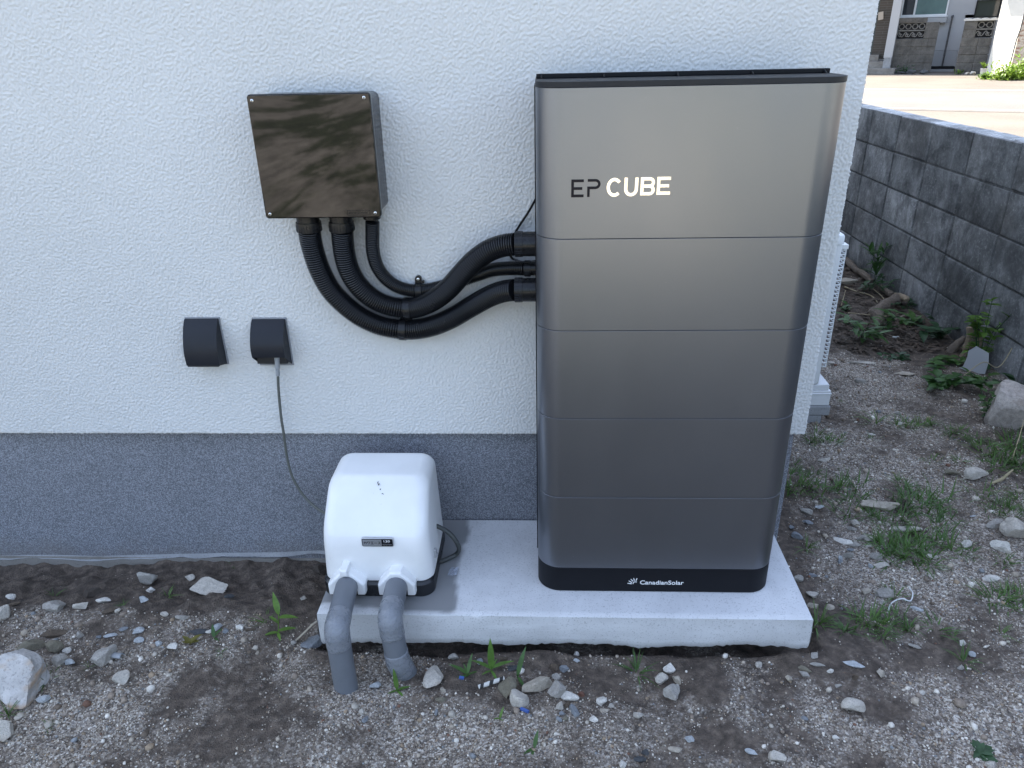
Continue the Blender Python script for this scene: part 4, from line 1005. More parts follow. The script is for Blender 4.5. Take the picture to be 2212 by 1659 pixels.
for a in (
 (zA, 95, 975, 400, 360, 'boulder', -20, 'large pale boulder with an orange stain at the left edge of the gravel', .75, 9, .3),
 (zA, 25, 1300, 160, 165, 'pale', 10, 'pale rock cut by the photo edge just below the orange stained boulder', .7),
 (zA, 15, 560, 120, 110, 'pale', 30, 'pale rock cut by the photo edge above the orange stained boulder', .7),
 (zA, 75, 442, 66, 50, 'white', 0, 'small white stone at the edge of the dark soil, far left', .8),
 (zA, 82, 492, 90, 34, 'brown', 25, 'narrow brown stone just below the small white one at far left', .6),
 (zA, 370, 505, 150, 105, 'speck', 15, 'grey angular stone with a notched top in the gravel below the plinth', .6, 7),
 (zA, 540, 500, 115, 70, 'pale', 0, 'half buried pale stone beside a white nub and a brown clod', .7),
 (zA, 672, 466, 88, 52, 'white', -5, 'bright white stone at the soil edge, right of the brown clod', .8),
 (zA, 585, 420, 155, 75, 'clod', 20, 'crumbly brown clod leaning at the edge of the dark soil', .7, 14, .2, 'dirt_clod', 'clod', .2),
 (zA, 945, 328, 165, 110, 'grey', 0, 'grey stone standing on the dark soil under the plinth, left of the largest slab', .8),
 (zA, 1235, 316, 74, 48, 'pale', 0, 'small pale stone touching the left of the big pale slab', .8),
 (zA, 1368, 382, 250, 150, 'pale', -12, 'big pale slab of rock lying on the dark soil', .5, 8),
 (zA, 990, 400, 62, 46, 'white', 10, 'white nub in front of the grey stone on the soil', .8),
 (zA, 935, 462, 72, 56, 'pb', 0, 'pale blue chip in front of the white nub', .6, 7),
 (zA, 770, 536, 38, 38, 'pale', 0, 'small round pale stone right of a brown one', .9),
 (zA, 718, 535, 95, 48, 'brown', 10, 'low brown stone in the gravel between white stones', .6),
 (zA, 810, 654, 58, 38, 'bluegrey', 10, 'blue grey chip, the darkest of the flat chips left of centre', .4, 7),
 (zA, 900, 664, 78, 64, 'pb', 15, 'flat pale blue chip, uppermost of the close pair', .4, 6),
 (zA, 903, 724, 74, 52, 'pb', -5, 'flat pale blue chip, lower of the close pair', .4, 6),
 (zA, 722, 695, 84, 36, 'pb', 12, 'long pale blue chip left of the close pair', .5, 7),
 (zA, 640, 706, 36, 32, 'bluegrey', 0, 'tiny blue stone left of the long pale blue chip', .7),
 (zA, 520, 692, 52, 52, 'speck', 0, 'dull square stone in the gravel above the big speckled cobble', .7, 6),
 (zA, 360, 680, 150, 66, 'brown', 12, 'long brown stone capped with pale grit above two olive stones', .6),
 (zA, 205, 762, 165, 98, 'olive', 10, 'olive brown stone above the orange stained boulder', .7),
 (zA, 352, 775, 104, 96, 'olive', 0, 'rounded olive stone right of the other olive one', .8),
 (zA, 435, 798, 54, 50, 'white', 20, 'squarish pale stone right of the rounded olive stone', .7, 6),
 (zA, 376, 856, 98, 84, 'speck', 20, 'tan stone right of the boulder by the grass blades', .8),
 (zA, 458, 872, 64, 48, 'pb', 0, 'pale blue lump right of the tan stone by the boulder', .7),
 (zA, 682, 832, 150, 176, 'speck', -25, 'big grey speckled cobble standing in the gravel', .8, 14),
 (zA, 792, 978, 92, 124, 'pale', -15, 'pale stone with a grey patch below the curved plastic shard', .6),
 (zA, 285, 1110, 84, 58, 'pb', 5, 'whitish stone in pale gravel right of the boulder', .7),
 (zA, 1130, 766, 84, 62, 'white', -25, 'white stone beside the yellowing seedling', .7),
 (zA, 1036, 750, 40, 42, 'pb', 0, 'small pale blue stone left of the white one by the seedling', .7),
 (zA, 1415, 646, 72, 58, 'pb', 35, 'pale greenish blue chip above the seedlings', .6),
 (zA, 1368, 668, 46, 30, 'white', 20, 'small white chip left of the greenish blue one', .6),
 (zA, 1573, 644, 64, 46, 'white', -10, 'white heart shaped stone in front of the dark soil', .7),
 (zA, 1285, 675, 140, 56, 'dark', 15, 'dark slate sliver behind the yellowing seedling', .35, 7),
 (zA, 1470, 668, 42, 54, 'bluegrey', 60, 'grey slate chip standing right of the greenish blue chip', .4),
 (zA, 1635, 660, 90, 32, 'brown', 5, 'flat brown stone under the white heart shaped one', .6),
 (zA, 1190, 575, 84, 46, 'speck', 0, 'conglomerate lump half sunk in soil under the big slab', .6),
 (zA, 1075, 556, 50, 38, 'pale', 0, 'small pale lump left of the sunken conglomerate', .7),
 (zA, 1982, 450, 40, 44, 'pale', -40, 'lone pale pebble on the dark soil left of the pump', .8),
 (zA, 1500, 440, 66, 44, 'dark', 10, 'dark flat stone against the right end of the big slab', .5),
 (zA, 2045, 742, 150, 120, 'bluegrey', 20, 'cracked grey mortar lump at the left corner of the pad', .5, 9, .3, 'mortar_lump', 'mortar lump'),
 (zA, 1915, 742, 46, 28, 'speck', 10, 'small brown stone by the foot of the wood strip', .7),
 (zA, 2088, 262, 110, 90, 'clod', 30, 'crumbly dirt clod in the corner left of the pump', .7, 14, .2, 'dirt_clod', 'clod', .25),
 (zB, 235, 472, 80, 62, 'pb', 0, 'whitish stone between the pipe and the small seedling', .8, 8),
 (zB, 156, 646, 44, 46, 'pale', 0, 'small pale stone below the longer pipe', .8),
 (zB, 178, 688, 38, 66, 'bluegrey', -20, 'slim blue grey stone under the small pale one by the longer pipe', .6),
 (zB, 622, 415, 116, 215, 'pale', -12, 'tall pale triangular stone standing in front of the pad', .55, 6, .15),
 (zB, 670, 566, 78, 46, 'olive', 10, 'low olive stone in front of the tall triangular one', .7),
 (zB, 685, 500, 38, 40, 'beige', 0, 'small tan stone at the foot of the tall triangular one', .9),
 (zB, 755, 285, 72, 48, 'grey', 5, 'grey stone close under the pad edge', .8),
 (zB, 925, 316, 46, 58, 'bluegrey', 40, 'grey sliver left of the tallest seedling', .6),
 (zB, 820, 312, 66, 42, 'brown', 0, 'brown stone above the seedling under the pad', .6),
 (zB, 1142, 356, 135, 52, 'dark', 8, 'dark slate slab right of the tallest seedling', .35, 7),
 (zB, 1085, 296, 66, 34, 'brown', 10, 'rounded brown stone behind the dark slate', .8),
 (zB, 640, 646, 24, 64, 'bluegrey', 5, 'thin slate splinter in the gravel below the triangular stone', .6),
 (zB, 1106, 472, 118, 155, 'olive', 0, 'knobbly tan cobble at the end of the striped strip', .8, 14, .2, 'stone', 'stone', .16),
 (zB, 1186, 552, 125, 124, 'pale', 0, 'pale angular stone in front of the knobbly tan cobble', .8, 7),
 (zB, 1308, 455, 235, 96, 'beige', 38, 'long smooth beige cobble lying at a slant', .9, 16, .2, 'stone', 'stone', .02),
 (zB, 1410, 350, 62, 60, 'brown', 0, 'brown stone above the top of the slanted beige cobble', .7),
 (zB, 1480, 362, 72, 54, 'bluegrey', -10, 'jagged blue grey stone right of the brown one', .7),
 (zB, 1423, 412, 54, 62, 'grey', 20, 'grey stone wedged against the slanted beige cobble', .7),
 (zB, 1425, 498, 118, 118, 'speck', 25, 'brownish grey stone right of the slanted beige cobble', .8, 9),
 (zB, 1505, 532, 128, 78, 'white', -5, 'whitish flat topped stone, the brightest of the middle cluster', .75, 9),
 (zB, 1450, 606, 54, 62, 'pale', 0, 'pitted pale stone below the bright flat topped one', .8),
 (zB, 1495, 590, 38, 62, 'brown', 0, 'brown upright stone between two pale ones in the middle cluster', .8),
 (zB, 1542, 630, 58, 108, 'bluegrey', 8, 'upright blue grey stone at the bottom of the middle cluster', .7),
 (zB, 1456, 650, 46, 30, 'bluegrey', 0, 'flat grey pebble under the pitted pale stone', .6),
 (zB, 1486, 682, 40, 40, 'olive', 0, 'olive pebble left of the upright blue grey stone', .8),
 (zB, 1441, 690, 40, 42, 'bluegrey', 0, 'round blue pebble at the lowest tip of the middle cluster', .8),
 (zB, 1586, 526, 44, 40, 'red', 0, 'reddish brown chip right of the bright flat topped stone', .6),
 (zB, 1550, 270, 46, 42, 'white', 0, 'white pebble under the pad, upper of a pair', .8),
 (zB, 1553, 304, 46, 30, 'pb', 0, 'pale blue pebble under the pad, lower of a pair', .6),
 (zB, 1720, 575, 68, 62, 'white', 0, 'white lump right of the middle cluster', .8),
 (zB, 1740, 632, 62, 42, 'beige', 0, 'tan stone below the white lump right of the middle cluster', .7),
 (zB, 1780, 602, 42, 34, 'pale', 0, 'pale pinkish chip right of the tan stone', .7),
 (zB, 1670, 696, 56, 58, 'white', 10, 'white pointed stone on bare soil below the white lump', .8),
 (zB, 1957, 666, 78, 62, 'pale', 0, 'rounded pale stone alone on dark soil in front of the pad', .8, 15),
 (zB, 2003, 908, 48, 42, 'dark', 0, 'dark stone, upper of two at the lower middle edge', .7),
 (zB, 1970, 952, 78, 48, 'dark', 0, 'dark stone flecked white, lower of two at the lower middle edge', .7),
 (zB, 1860, 986, 46, 46, 'white', 0, 'white stone left of the two dark ones at the lower edge', .8),
 (zC, 195, 308, 66, 72, 'white', 10, 'white stone at the top of the little group below the pad tuft', .8),
 (zC, 157, 368, 74, 90, 'pale', -15, 'pinkish pale stone at the left of the little group below the pad tuft', .8),
 (zC, 236, 375, 44, 74, 'beige', 10, 'upright tan stone at the right of the little group', .8),
 (zC, 220, 448, 108, 96, 'speck', 0, 'largest brownish stone at the bottom of the little group', .7, 9),
 (zC, 706, 290, 42, 36, 'pale', 0, 'pale pebble below the middle of the right half of the pad', .8),
 (zC, 881, 371, 48, 42, 'beige', 0, 'round tan pebble left of the paired flat stones', .9),
 (zC, 965, 315, 80, 36, 'olive', -30, 'flat olive stone, upper of a pair near the pad corner', .5),
 (zC, 964, 346, 56, 44, 'grey', -15, 'flat grey stone, lower of a pair near the pad corner', .5),
 (zC, 1020, 236, 40, 72, 'grey', -30, 'grey sliver right beside the front right pad corner', .5),
 (zC, 1040, 289, 84, 26, 'grey', -5, 'thin flat grey stone right of the paired flat stones', .5),
 (zC, 1110, 323, 36, 30, 'white', 0, 'small white cube like stone by the thin flat one', .9, 6),
 (zC, 1242, 284, 115, 56, 'pb', -25, 'flat bluish white flake lying right of the pad corner', .4, 7),
 (zC, 1400, 342, 46, 52, 'beige', -20, 'two tone tan stone right of the bluish flake', .8),
 (zC, 1250, 361, 36, 36, 'brown', 0, 'round brown pebble under the bluish flake', .9),
 (zC, 1155, 411, 42, 26, 'grey', 0, 'small flat grey pebble above the lone white angular rock', .6),
 (zC, 1240, 527, 125, 96, 'pale', -5, 'lone pale angular rock on smooth soil right of centre', .8, 8),
 (zC, 966, 597, 36, 40, 'bluegrey', 0, 'little blue grey tile shaped stone on dark soil', .4, 6),
 (zC, 304, 710, 64, 42, 'pb', -20, 'white elongated stone near the bottom edge', .7),
 (zC, 240, 772, 95, 38, 'beige', -8, 'long tan stone under the white elongated one', .5),
 (zC, 664, 787, 70, 38, 'pb', -25, 'bluish slanting stone near the bottom edge', .6),
 (zC, 812, 816, 94, 74, 'pale', -10, 'pale rounded rock at the bottom edge right of centre', .8),
 (zC, 1142, 700, 44, 28, 'white', 0, 'small white stone on soil below the lone angular rock', .7),
 (zC, 2028, 856, 62, 54, 'pale', -20, 'pale stone at the bottom edge below the rosette weed', .7),
 (zC, 1865, 166, 42, 38, 'white', 0, 'roundish white stone above the tuft near the right edge', .8),
 (zC, 1592, 186, 64, 38, 'grey', -30, 'flat grey flake in gravel right of the pad tufts', .4),
 (zC, 1917, 231, 40, 40, 'pb', 0, 'bluish white stone beside the tuft near the right edge', .7),
 (zC, 1855, 308, 46, 32, 'grey', 0, 'grey pebble at the foot of the tuft near the right edge', .7),
 (zD, 200, 776, 84, 76, 'grey', -30, 'grey flat stone right of the cabinet foot, highest of its scatter', .5),
 (zD, 300, 747, 76, 32, 'pb', 0, 'thin pale flake right of the highest grey stone', .5),
 (zD, 210, 858, 68, 42, 'bluegrey', -15, 'blue stone with a white corner by the pad edge', .5),
 (zD, 137, 952, 84, 66, 'bluegrey', -20, 'dark blue grey stone close to the pad edge', .6),
 (zD, 95, 892, 44, 44, 'bluegrey', 0, 'small blue stone left of the white cornered one', .6),
 (zD, 546, 856, 62, 74, 'pale', 20, 'upright pale stone at the left edge of the long grass', .7),
 (zD, 450, 992, 140, 56, 'white', -18, 'long white flake in the heap of grey chips', .5, 7),
 (zD, 520, 905, 64, 44, 'grey', -20, 'grey chip above the long white flake', .6), (zD, 590, 965, 74, 48, 'grey', 10, 'grey chip right of the long white flake', .6), (zD, 650, 975, 70, 44, 'pale', 0, 'pale chip at the right end of the chip heap', .6),
 (zD, 545, 1015, 80, 50, 'grey', 0, 'grey lump under the right end of the long white flake', .6), (zD, 505, 1052, 56, 36, 'bluegrey', 0, 'bluish chip under the chip heap', .6),
 (zD, 492, 1092, 80, 54, 'grey', 0, 'brown grey lump below the bluish chip', .7), (zD, 440, 1112, 36, 36, 'pb', 0, 'pale round pebble left of the brown grey lump', .8), (zD, 436, 1140, 40, 34, 'bluegrey', 0, 'blue pebble under the pale round one', .8),
 (zD, 640, 1020, 60, 40, 'pale', 0, 'pale chip just left of the thick grass clump', .6),
 (zD, 330, 412, 118, 42, 'pale', 0, 'low pale stone among short grass near the house corner', .6),
 (zD, 715, 740, 250, 108, 'beige', -12, 'long tan rock half hidden by grass', .7, 9),
 (zD, 905, 898, 235, 72, 'pale', 2, 'flat pale slab of stone lying in the grass', .5, 8),
 (zD, 1237, 502, 116, 56, 'olive', 0, 'low orange brown stone left of the squarish pale rock', .7),
 (zD, 1402, 517, 152, 106, 'pale', -8, 'squarish pale rock by the tall grass on the right', .8, 7),
 (zD, 1555, 868, 146, 80, 'speck', 10, 'brown stone tucked against a large pale rock at the right', .7),
 (zD, 1712, 905, 215, 165, 'pale', 0, 'large pale rock with rusty speckles near the right edge', .8, 9),
 (zD, 1596, 1030, 134, 106, 'white', -5, 'white pitted rock below the rusty speckled one', .8, 9),
 (zD, 1340, 1012, 92, 70, 'white', 20, 'white chalky stone in a grass tuft left of the pitted rock', .8),
 (zD, 1512, 1255, 104, 72, 'white', -12, 'white flaky stone in gravel near the right edge', .6, 6),
 (zD, 738, 1355, 146, 100, 'speck', -8, 'oval grey brown cobble beside a small tuft', .7, 16),
 (zD, 620, 1352, 64, 52, 'beige', 0, 'tan stone touching the left of the oval cobble', .7), (zD, 750, 1426, 64, 30, 'speck', 0, 'flat pebble just below the oval cobble', .6),
 (zD, 986, 1476, 84, 42, 'pb', -18, 'pale flake right of the curled white strip', .5),
 (zD, 735, 1165, 116, 54, 'pale', 5, 'flat pale grey stone under the thick grass clump', .5), (zD, 660, 1168, 38, 50, 'pb', 0, 'white upright chip left of the flat pale grey stone', .6),
 (zD, 692, 1100, 92, 62, 'grey', 0, 'grey stone at the left foot of the thick grass clump', .6), (zD, 1106, 1100, 96, 48, 'pale', -5, 'pale low stone at the right foot of the thick grass clump', .6),
 (zD, 240, 1235, 64, 38, 'bluegrey', -15, 'blue grey flake beside the slanting edge of the pad', .5), (zD, 145, 1266, 70, 74, 'grey', 0, 'grey stone touching the slanting edge of the pad', .6),
 (zD, 240, 1372, 88, 76, 'pale', -25, 'pale stone beside the pad, above the corner tuft', .7), (zD, 255, 1448, 92, 60, 'beige', 0, 'tan stone behind the corner tuft', .6), (zD, 362, 1460, 66, 50, 'beige', 0, 'tan stone right of the corner tuft', .7),
 (zD, 660, 231, 64, 26, 'white', 0, 'thin white flake on the soil beyond the house corner', .6), (zD, 845, 82, 50, 38, 'grey', 0, 'round grey stone above the first grass patch past the corner', .8),
 (zD, 1390, 812, 54, 26, 'pb', 0, 'thin bluish white chip in the grass at right', .4),
 (zE, 1310, 1320, 300, 290, 'lump', 0, 'large rough pale concrete lump at the right edge by the block wall', .85, 10, .25, 'rock', 'rock', .03),
 (zE, 425, 1066, 150, 44, 'pale', -8, 'flat pale stone sunk in the gravel past the white riser', .3), (zE, 662, 1127, 140, 58, 'beige', 0, 'flat tan stone sunk in the gravel left of the creeping leaves', .25), (zE, 422, 1172, 66, 36, 'grey', 0, 'small grey stone near the grass sprig past the corner', .7),
 (zE, 350, 600, 110, 50, 'beige', -10, 'rounded tan rock behind the outdoor unit by the leaf litter', .8),
 (zE, 250, 1068, 60, 26, 'pale', 0, 'thin pale stone by the edge of the white riser', .5),
): stone(*a)

# ------------------------------------------------------------------ fine gravel lying loose on the soil
rg_ = np.random.default_rng(12)
N = 190000
gx_ = np.concatenate([rg_.uniform(-1.75, 1.5, N), rg_.uniform(.7, 2.05, N)]); gy_ = np.concatenate([rg_.uniform(-.95, .0, N), rg_.uniform(0, 3.0, N)])
vx = fbm(gx_, gy_, .06, 91, 2)
den = np.clip(dirt_mask(gx_, gy_)*1.25-.12+.5*vx, .04, 1)*np.where(gy_ > 0, np.clip(1.05-gy_/3.2, 0, 1), 1)
den = np.where(gy_ < 0, den**1.35*1.25, den); den *= np.where((gy_ > -.26) & (gx_ < -.55), .16, 1)
ok = rg_.random(2*N) < den*.62
ok &= ~((gx_ > XL-.004) & (gx_ < XR+.004) & (gy_ > YF-.002)) & ~((gx_ < .72) & (gy_ > 0))
gx_, gy_ = gx_[ok], gy_[ok]; n = len(gx_)
sz = .00135*np.exp(rg_.normal(0, .40, n)) + (rg_.random(n) < .03)*rg_.uniform(.0008, .003, n) + (rg_.random(n) < np.where(gx_ < -.5, .009, .0055))*rg_.uniform(.002, .009, n)
sz *= np.where(gy_ > .3, 1.25, 1)
v0, f0 = ICO1
sx = sz[:, None]*rg_.uniform(.7, 1.3, (n, 3)); sx[:, 2] *= .8
an = rg_.uniform(0, 6.28, n); ca, sa = np.cos(an), np.sin(an)
vv = v0[None]*(1+rg_.uniform(-.22, .22, (n, 12, 1)))*sx[:, None, :]
X = vv[..., 0]*ca[:, None]-vv[..., 1]*sa[:, None]+gx_[:, None]; Y = vv[..., 0]*sa[:, None]+vv[..., 1]*ca[:, None]+gy_[:, None]
Z = vv[..., 2]+(height(gx_, gy_)+sx[:, 2]*.35)[:, None]
me = mesh_np('gravel', np.stack([X, Y, Z], -1).reshape(-1, 3), (f0[None]+12*np.arange(n)[:, None, None]).reshape(-1, 3))
pal = np.array([(.70, .65, .57), (.50, .45, .38), (.37, .315, .25), (.25, .20, .155), (.15, .115, .085), (.22, .23, .235), (.33, .25, .17), (.17, .09, .06)])
pi_ = rg_.choice(8, n, p=[.12, .18, .22, .19, .15, .04, .08, .02]); cc_ = pal[pi_]*rg_.uniform(.75, 1.2, (n, 1))
at = me.color_attributes.new('Col', 'FLOAT_COLOR', 'POINT'); at.data.foreach_set('color', np.repeat(np.concatenate([cc_, np.ones((n, 1))], 1), 12, 0).astype(np.float32).ravel())
tag(link('gravel', me, M['gravel']), kind='stuff')

# ------------------------------------------------------------------ plants
def leaf(b, base, d, L, wd, droop=.3, up=(0, 0, 1), n=5, fold=.25, tip=1.0):
    d = np.array(d, float); d /= np.linalg.norm(d); upv = np.array(up, float); side = np.cross(d, upv)
    if np.linalg.norm(side) < 1e-4: side = np.array([1., 0, 0])
    side /= np.linalg.norm(side); nr = np.cross(side, d); v = []; p = np.array(base, float)
    for i in range(n+1):
        t = i/n; w = wd*(math.sin(math.pi*min(1, (t*.9+.06))**(.75/tip)))*.5
        if i == n: w = wd*.02
        dd = d - np.array([0, 0, 1.])*droop*t*1.6; dd /= np.linalg.norm(dd)
        if i: p = p+dd*L/n
        v += [p-side*w+nr*w*fold, p, p+side*w+nr*w*fold]
    f = []
    for i in range(n): a = 3*i; f += [(a, a+1, a+4, a+3), (a+1, a+2, a+5, a+4)]
    b.add(v, f)
def blade(b, base, az, L, w, lean, curl, rnd_, n=6):
    d = np.array([math.cos(az), math.sin(az), 0]); side = np.array([-d[1], d[0], 0]); p = np.array(base, float); a = math.radians(90-lean); v = []
    for i in range(n+1):
        t = i/n; ww = w*(1-t**1.7)*.5+.00008
        v += [p-side*ww, p+side*ww]; p = p+(d*math.cos(a)+np.array([0, 0, 1])*math.sin(a))*L/n; a -= math.radians(curl)/n
    b.add(v, [(2*i, 2*i+1, 2*i+3, 2*i+2) for i in range(n)])
def tuft_mesh(seed, nb, L, w, spread):
    r = random.Random(seed); b = MB()
    for k in range(nb):
        az = r.uniform(0, 6.28); rr = r.uniform(0, spread)
        blade(b, (rr*math.cos(az), rr*math.sin(az), -.006), az+r.uniform(-.7, .7), L*r.uniform(.45, 1.1), w*r.uniform(.7, 1.3), r.uniform(10, 75), r.uniform(10, 90), r)
    me = bpy.data.meshes.new('grass_tuft'); me.from_pydata(b.v, [], b.f); shade(me, 180); me.materials.append(M['grass']); return me
TM = [tuft_mesh(1, 20, .085, .0036, .012), tuft_mesh(2, 20, .10, .0055, .035), tuft_mesh(3, 12, .07, .003, .008), tuft_mesh(4, 26, .11, .006, .06), tuft_mesh(5, 24, .05, .003, .03)]
tr_ = random.Random(77)
def tuft(fn, x, y, kind, s, label, group=None):
    p = onG(*fn(x, y)); o = bpy.data.objects.new('grass_tuft', TM[kind]); COL.objects.link(o)
    o.location = p; o.rotation_euler = (0, 0, tr_.uniform(0, 6.28)); s *= .84; o.scale = (s, s, s*tr_.uniform(.75, 1.0))
    return tag(o, label, 'grass tuft', group)
for q in ((zB, 1950, 380, 0, 1.0, 'grass tuft with long thin blades standing in front of the pad'), (zA, 1095, 440, 2, .75, 'sparse grass sprout between the grey stone and the big slab'), (zA, 352, 440, 2, .7, 'two thin grass blades on dark soil above the notched stone'), (zA, 808, 500, 2, .5, 'wisp of thin grass right of the bright white stone'),
          (zA, 295, 1000, 0, .9, 'grass tuft growing from the right flank of the orange stained boulder'), (zA, 45, 1215, 0, .8, 'grass tuft between the boulder and the rock below it'), (zA, 578, 905, 2, .45, 'tiny grass sprout left of the big speckled cobble'), (zA, 315, 1290, 4, .5, 'tiny green tuft in pale gravel near the lower left'), (zA, 1735, 610, 2, .9, 'wispy tall grass beside the leafy seedling on dark soil'), (zA, 1520, 235, 2, .7, 'thin wispy grass sprout against the plinth foot'), (zA, 1435, 810, 2, .45, 'tiny sprout at the gravel edge below the seedlings'),
          (zC, 1030, 70, 0, 1.25, 'bright grass tuft at the front right corner of the pad'), (zC, 1190, 100, 0, .85, 'single upright tuft right of the pad corner tuft'), (zC, 1345, 45, 1, .9, 'broad spreading tuft right of the pad'), (zC, 1410, 135, 0, .8, 'leaning tuft in front of the broad spreading one'), (zC, 1560, 95, 0, .8, 'tuft right of the leaning one'), (zC, 1720, 90, 1, .8, 'low wide tuft on bare soil right of the pad tufts'), (zC, 1870, 270, 0, .85, 'tuft amid white stones near the right edge'), (zC, 1800, 130, 2, .7, 'small sprout right of the low wide tuft'), (zC, 2080, 110, 2, .8, 'thin sprout near the right edge below the white flaky stone'),
          (zD, 670, 265, 4, .9, 'tiny grass patch under the thin white flake'), (zD, 695, 150, 2, 1.8, 'single tall stalk of grass past the house corner'), (zD, 450, 0, 4, .5, 'grass sprig in bare gravel near the white riser'), (zD, 830, 1390, 0, 1.0, 'tuft hugging the right side of the oval cobble'), (zD, 1340, 1075, 1, .8, 'tuft under the white chalky stone'), (zD, 1610, 1140, 1, .7, 'tuft under the white pitted rock'), (zD, 200, 1040, 0, .9, 'small tuft between the pad edge and the chip heap'), (zD, 300, 1560, 0, .9, 'second tuft hugging the pad beside its front right corner')): tuft(*q)
for xs_, lab, grp in (
    (((880, 150), (840, 170), (920, 165), (1000, 165), (960, 180), (1040, 150), (1090, 165)), 'low grass tuft in the row across bare soil past the house corner', 'low tufts past the house corner'),
    (((230, 290), (290, 300), (340, 275), (390, 290), (430, 270), (260, 240)), 'dark short tuft in the patch at the foot of the house corner', 'short tufts at the house corner'),
    (((110, 450), (80, 520), (150, 500), (200, 545), (255, 500), (100, 600), (160, 610), (60, 660), (240, 600), (320, 640)), 'loose tuft in the band between the cabinet and the tan rock', 'loose tufts beside the cabinet'),
    (((480, 570), (560, 620), (430, 610), (600, 690), (680, 820), (720, 840), (640, 800), (760, 850), (520, 690), (490, 800)), 'tuft growing around the long tan rock', 'tufts around the long tan rock'),
    (((850, 560), (900, 600), (870, 680), (950, 660), (1000, 690), (1060, 720), (1100, 700), (1160, 720), (1020, 770), (950, 740), (900, 760), (1130, 780), (870, 830), (1200, 860), (1130, 870)), 'long bladed tuft in the thick patch above the flat pale slab', 'tufts in the thick upper patch'),
    (((740, 1050), (790, 1000), (830, 1060), (880, 1020), (930, 1060), (990, 1040), (1040, 1070), (800, 1110), (880, 1110), (960, 1110), (1040, 1140), (1090, 1150), (680, 1000), (1000, 960), (1120, 960), (1180, 1000), (1060, 1000), (1230, 1060)), 'long bladed tuft in the thick patch below the flat pale slab', 'tufts in the thick lower patch'),
    (((1400, 260), (1460, 330), (1500, 390), (1560, 420), (1620, 380), (1680, 330), (1640, 300), (1580, 340), (1700, 420), (1730, 380), (1660, 460), (1720, 480), (1600, 470), (1540, 470), (1500, 300), (1740, 300), (1690, 260)), 'lush tuft in the tall grass below the rough concrete lump', 'lush tufts at the right edge'),
    (((1210, 230), (1290, 200), (1250, 250), (1320, 230), (1100, 420), (1290, 430)), 'short yellow green tuft in the soil left of the tall grass', 'short tufts left of the tall grass'),
    (((1460, 660), (1560, 720), (1600, 770), (1650, 760), (1700, 640), (1730, 700), (1740, 780), (1680, 800), (1520, 790)), 'tuft in the patch under the squarish pale rock', 'tufts under the squarish pale rock'),
    (((1520, 1400), (1570, 1410), (1620, 1380), (1690, 1400), (1735, 1380), (1650, 1340), (1740, 1480)), 'tuft in the patch at the right edge below the flaky stone', 'tufts below the flaky stone'),
    (((590, 1570), (650, 1560), (720, 1590), (790, 1580), (850, 1530), (480, 1620), (740, 1640), (920, 1610)), 'tuft in the row right of the pad near the curled strip', 'tufts near the curled strip')):
    for (x, y) in xs_: tuft(zD, x, y, tr_.choice((0, 1, 1, 3)), tr_.uniform(.65, 1.05)*(1.1 if 'long bladed' in lab or 'lush' in lab else .85), lab, grp)

def plant(fn, x, y, leaves, mat, label, stem=0, name='seedling', cat='seedling', lean=(0, 0), sr=.0012, width=.32):
    p = onG(*fn(x, y)); b = MB(); top = p+np.array([lean[0], lean[1], stem])
    if stem > .01: b.tube(spline([p-[0, 0, .005], (p+top)/2+[lean[0]*.1, 0, 0], top], 4), sr, 6)
    for (az, el, L, hz_) in leaves:
        a, e = math.radians(az), math.radians(el); q = p+(top-p)*hz_
        leaf(b, q, (math.cos(a)*math.cos(e), math.sin(a)*math.cos(e), math.sin(e)), L, L*width, .28 if el < 70 else .05)
    return tag(b.build(name, mat, org=p, ang=180), label, cat)
plant(zB, 1000, 385, ((95, 78, .085, .6), (170, 35, .055, .6), (10, 30, .06, .7), (215, 20, .03, .3), (-60, 5, .035, .3), (60, 40, .03, .5)), M['leaf2'], 'tallest bright green seedling with one upright leaf in front of the pad', .02, width=.2)
plant(zB, 845, 410, ((160, 30, .055, .6), (70, 60, .05, .8), (20, 20, .03, .4), (200, 5, .045, .3), (120, 45, .03, .5)), M['leaf'], 'seedling under the pad, left of the tallest one', .012, width=.2)
plant(zB, 1170, 420, ((60, 65, .075, .5), (-60, 10, .045, .3)), M['leaf'], 'single leaning blade seedling behind the knobbly tan cobble', .012, width=.18)
plant(zB, 385, 510, ((115, 70, .055, .6), (20, 15, .035, .4), (200, 10, .025, .3), (-40, 5, .03, .2)), M['leaf2'], 'little seedling standing in gravel between the two pipe feet', .012, width=.22)
plant(zB, 1055, 690, ((60, 60, .028, .5), (200, 30, .018, .3), (-20, 10, .03, .2)), M['leaf2'], 'tiny yellow green sprout below the pale angular stone', .006, width=.25)
plant(zB, 1280, 885, ((70, 60, .04, .6), (215, 20, .03, .3), (-110, 10, .025, .2)), M['leaf'], 'tiny two leaved sprout in the gravel at lower middle', .006, width=.25)
plant(zA, 1815, 690, ((120, 60, .06, .9), (0, 15, .055, .75), (150, 30, .035, .5), (15, 15, .05, .15), (195, 10, .04, .1), (-60, 0, .03, .1)), M['leaf2'], 'leafy seedling with spread narrow leaves on dark soil left of the pad', .07, lean=(.01, .01), width=.27)
plant(zA, 1245, 755, ((150, 35, .030, .5), (185, 25, .022, .5), (35, 35, .036, .5), (5, 25, .026, .5), (70, 30, .022, .4), (110, 20, .02, .3)), M['rust'], 'yellowing seedling with two lobed leaves in front of the slate sliver', .012, width=.42)
plant(zA, 1400, 715, ((110, 60, .035, .5), (40, 45, .03, .5), (-30, 10, .02, .2)), M['leaf'], 'small green sprout right of the yellowing seedling', .008, width=.3)
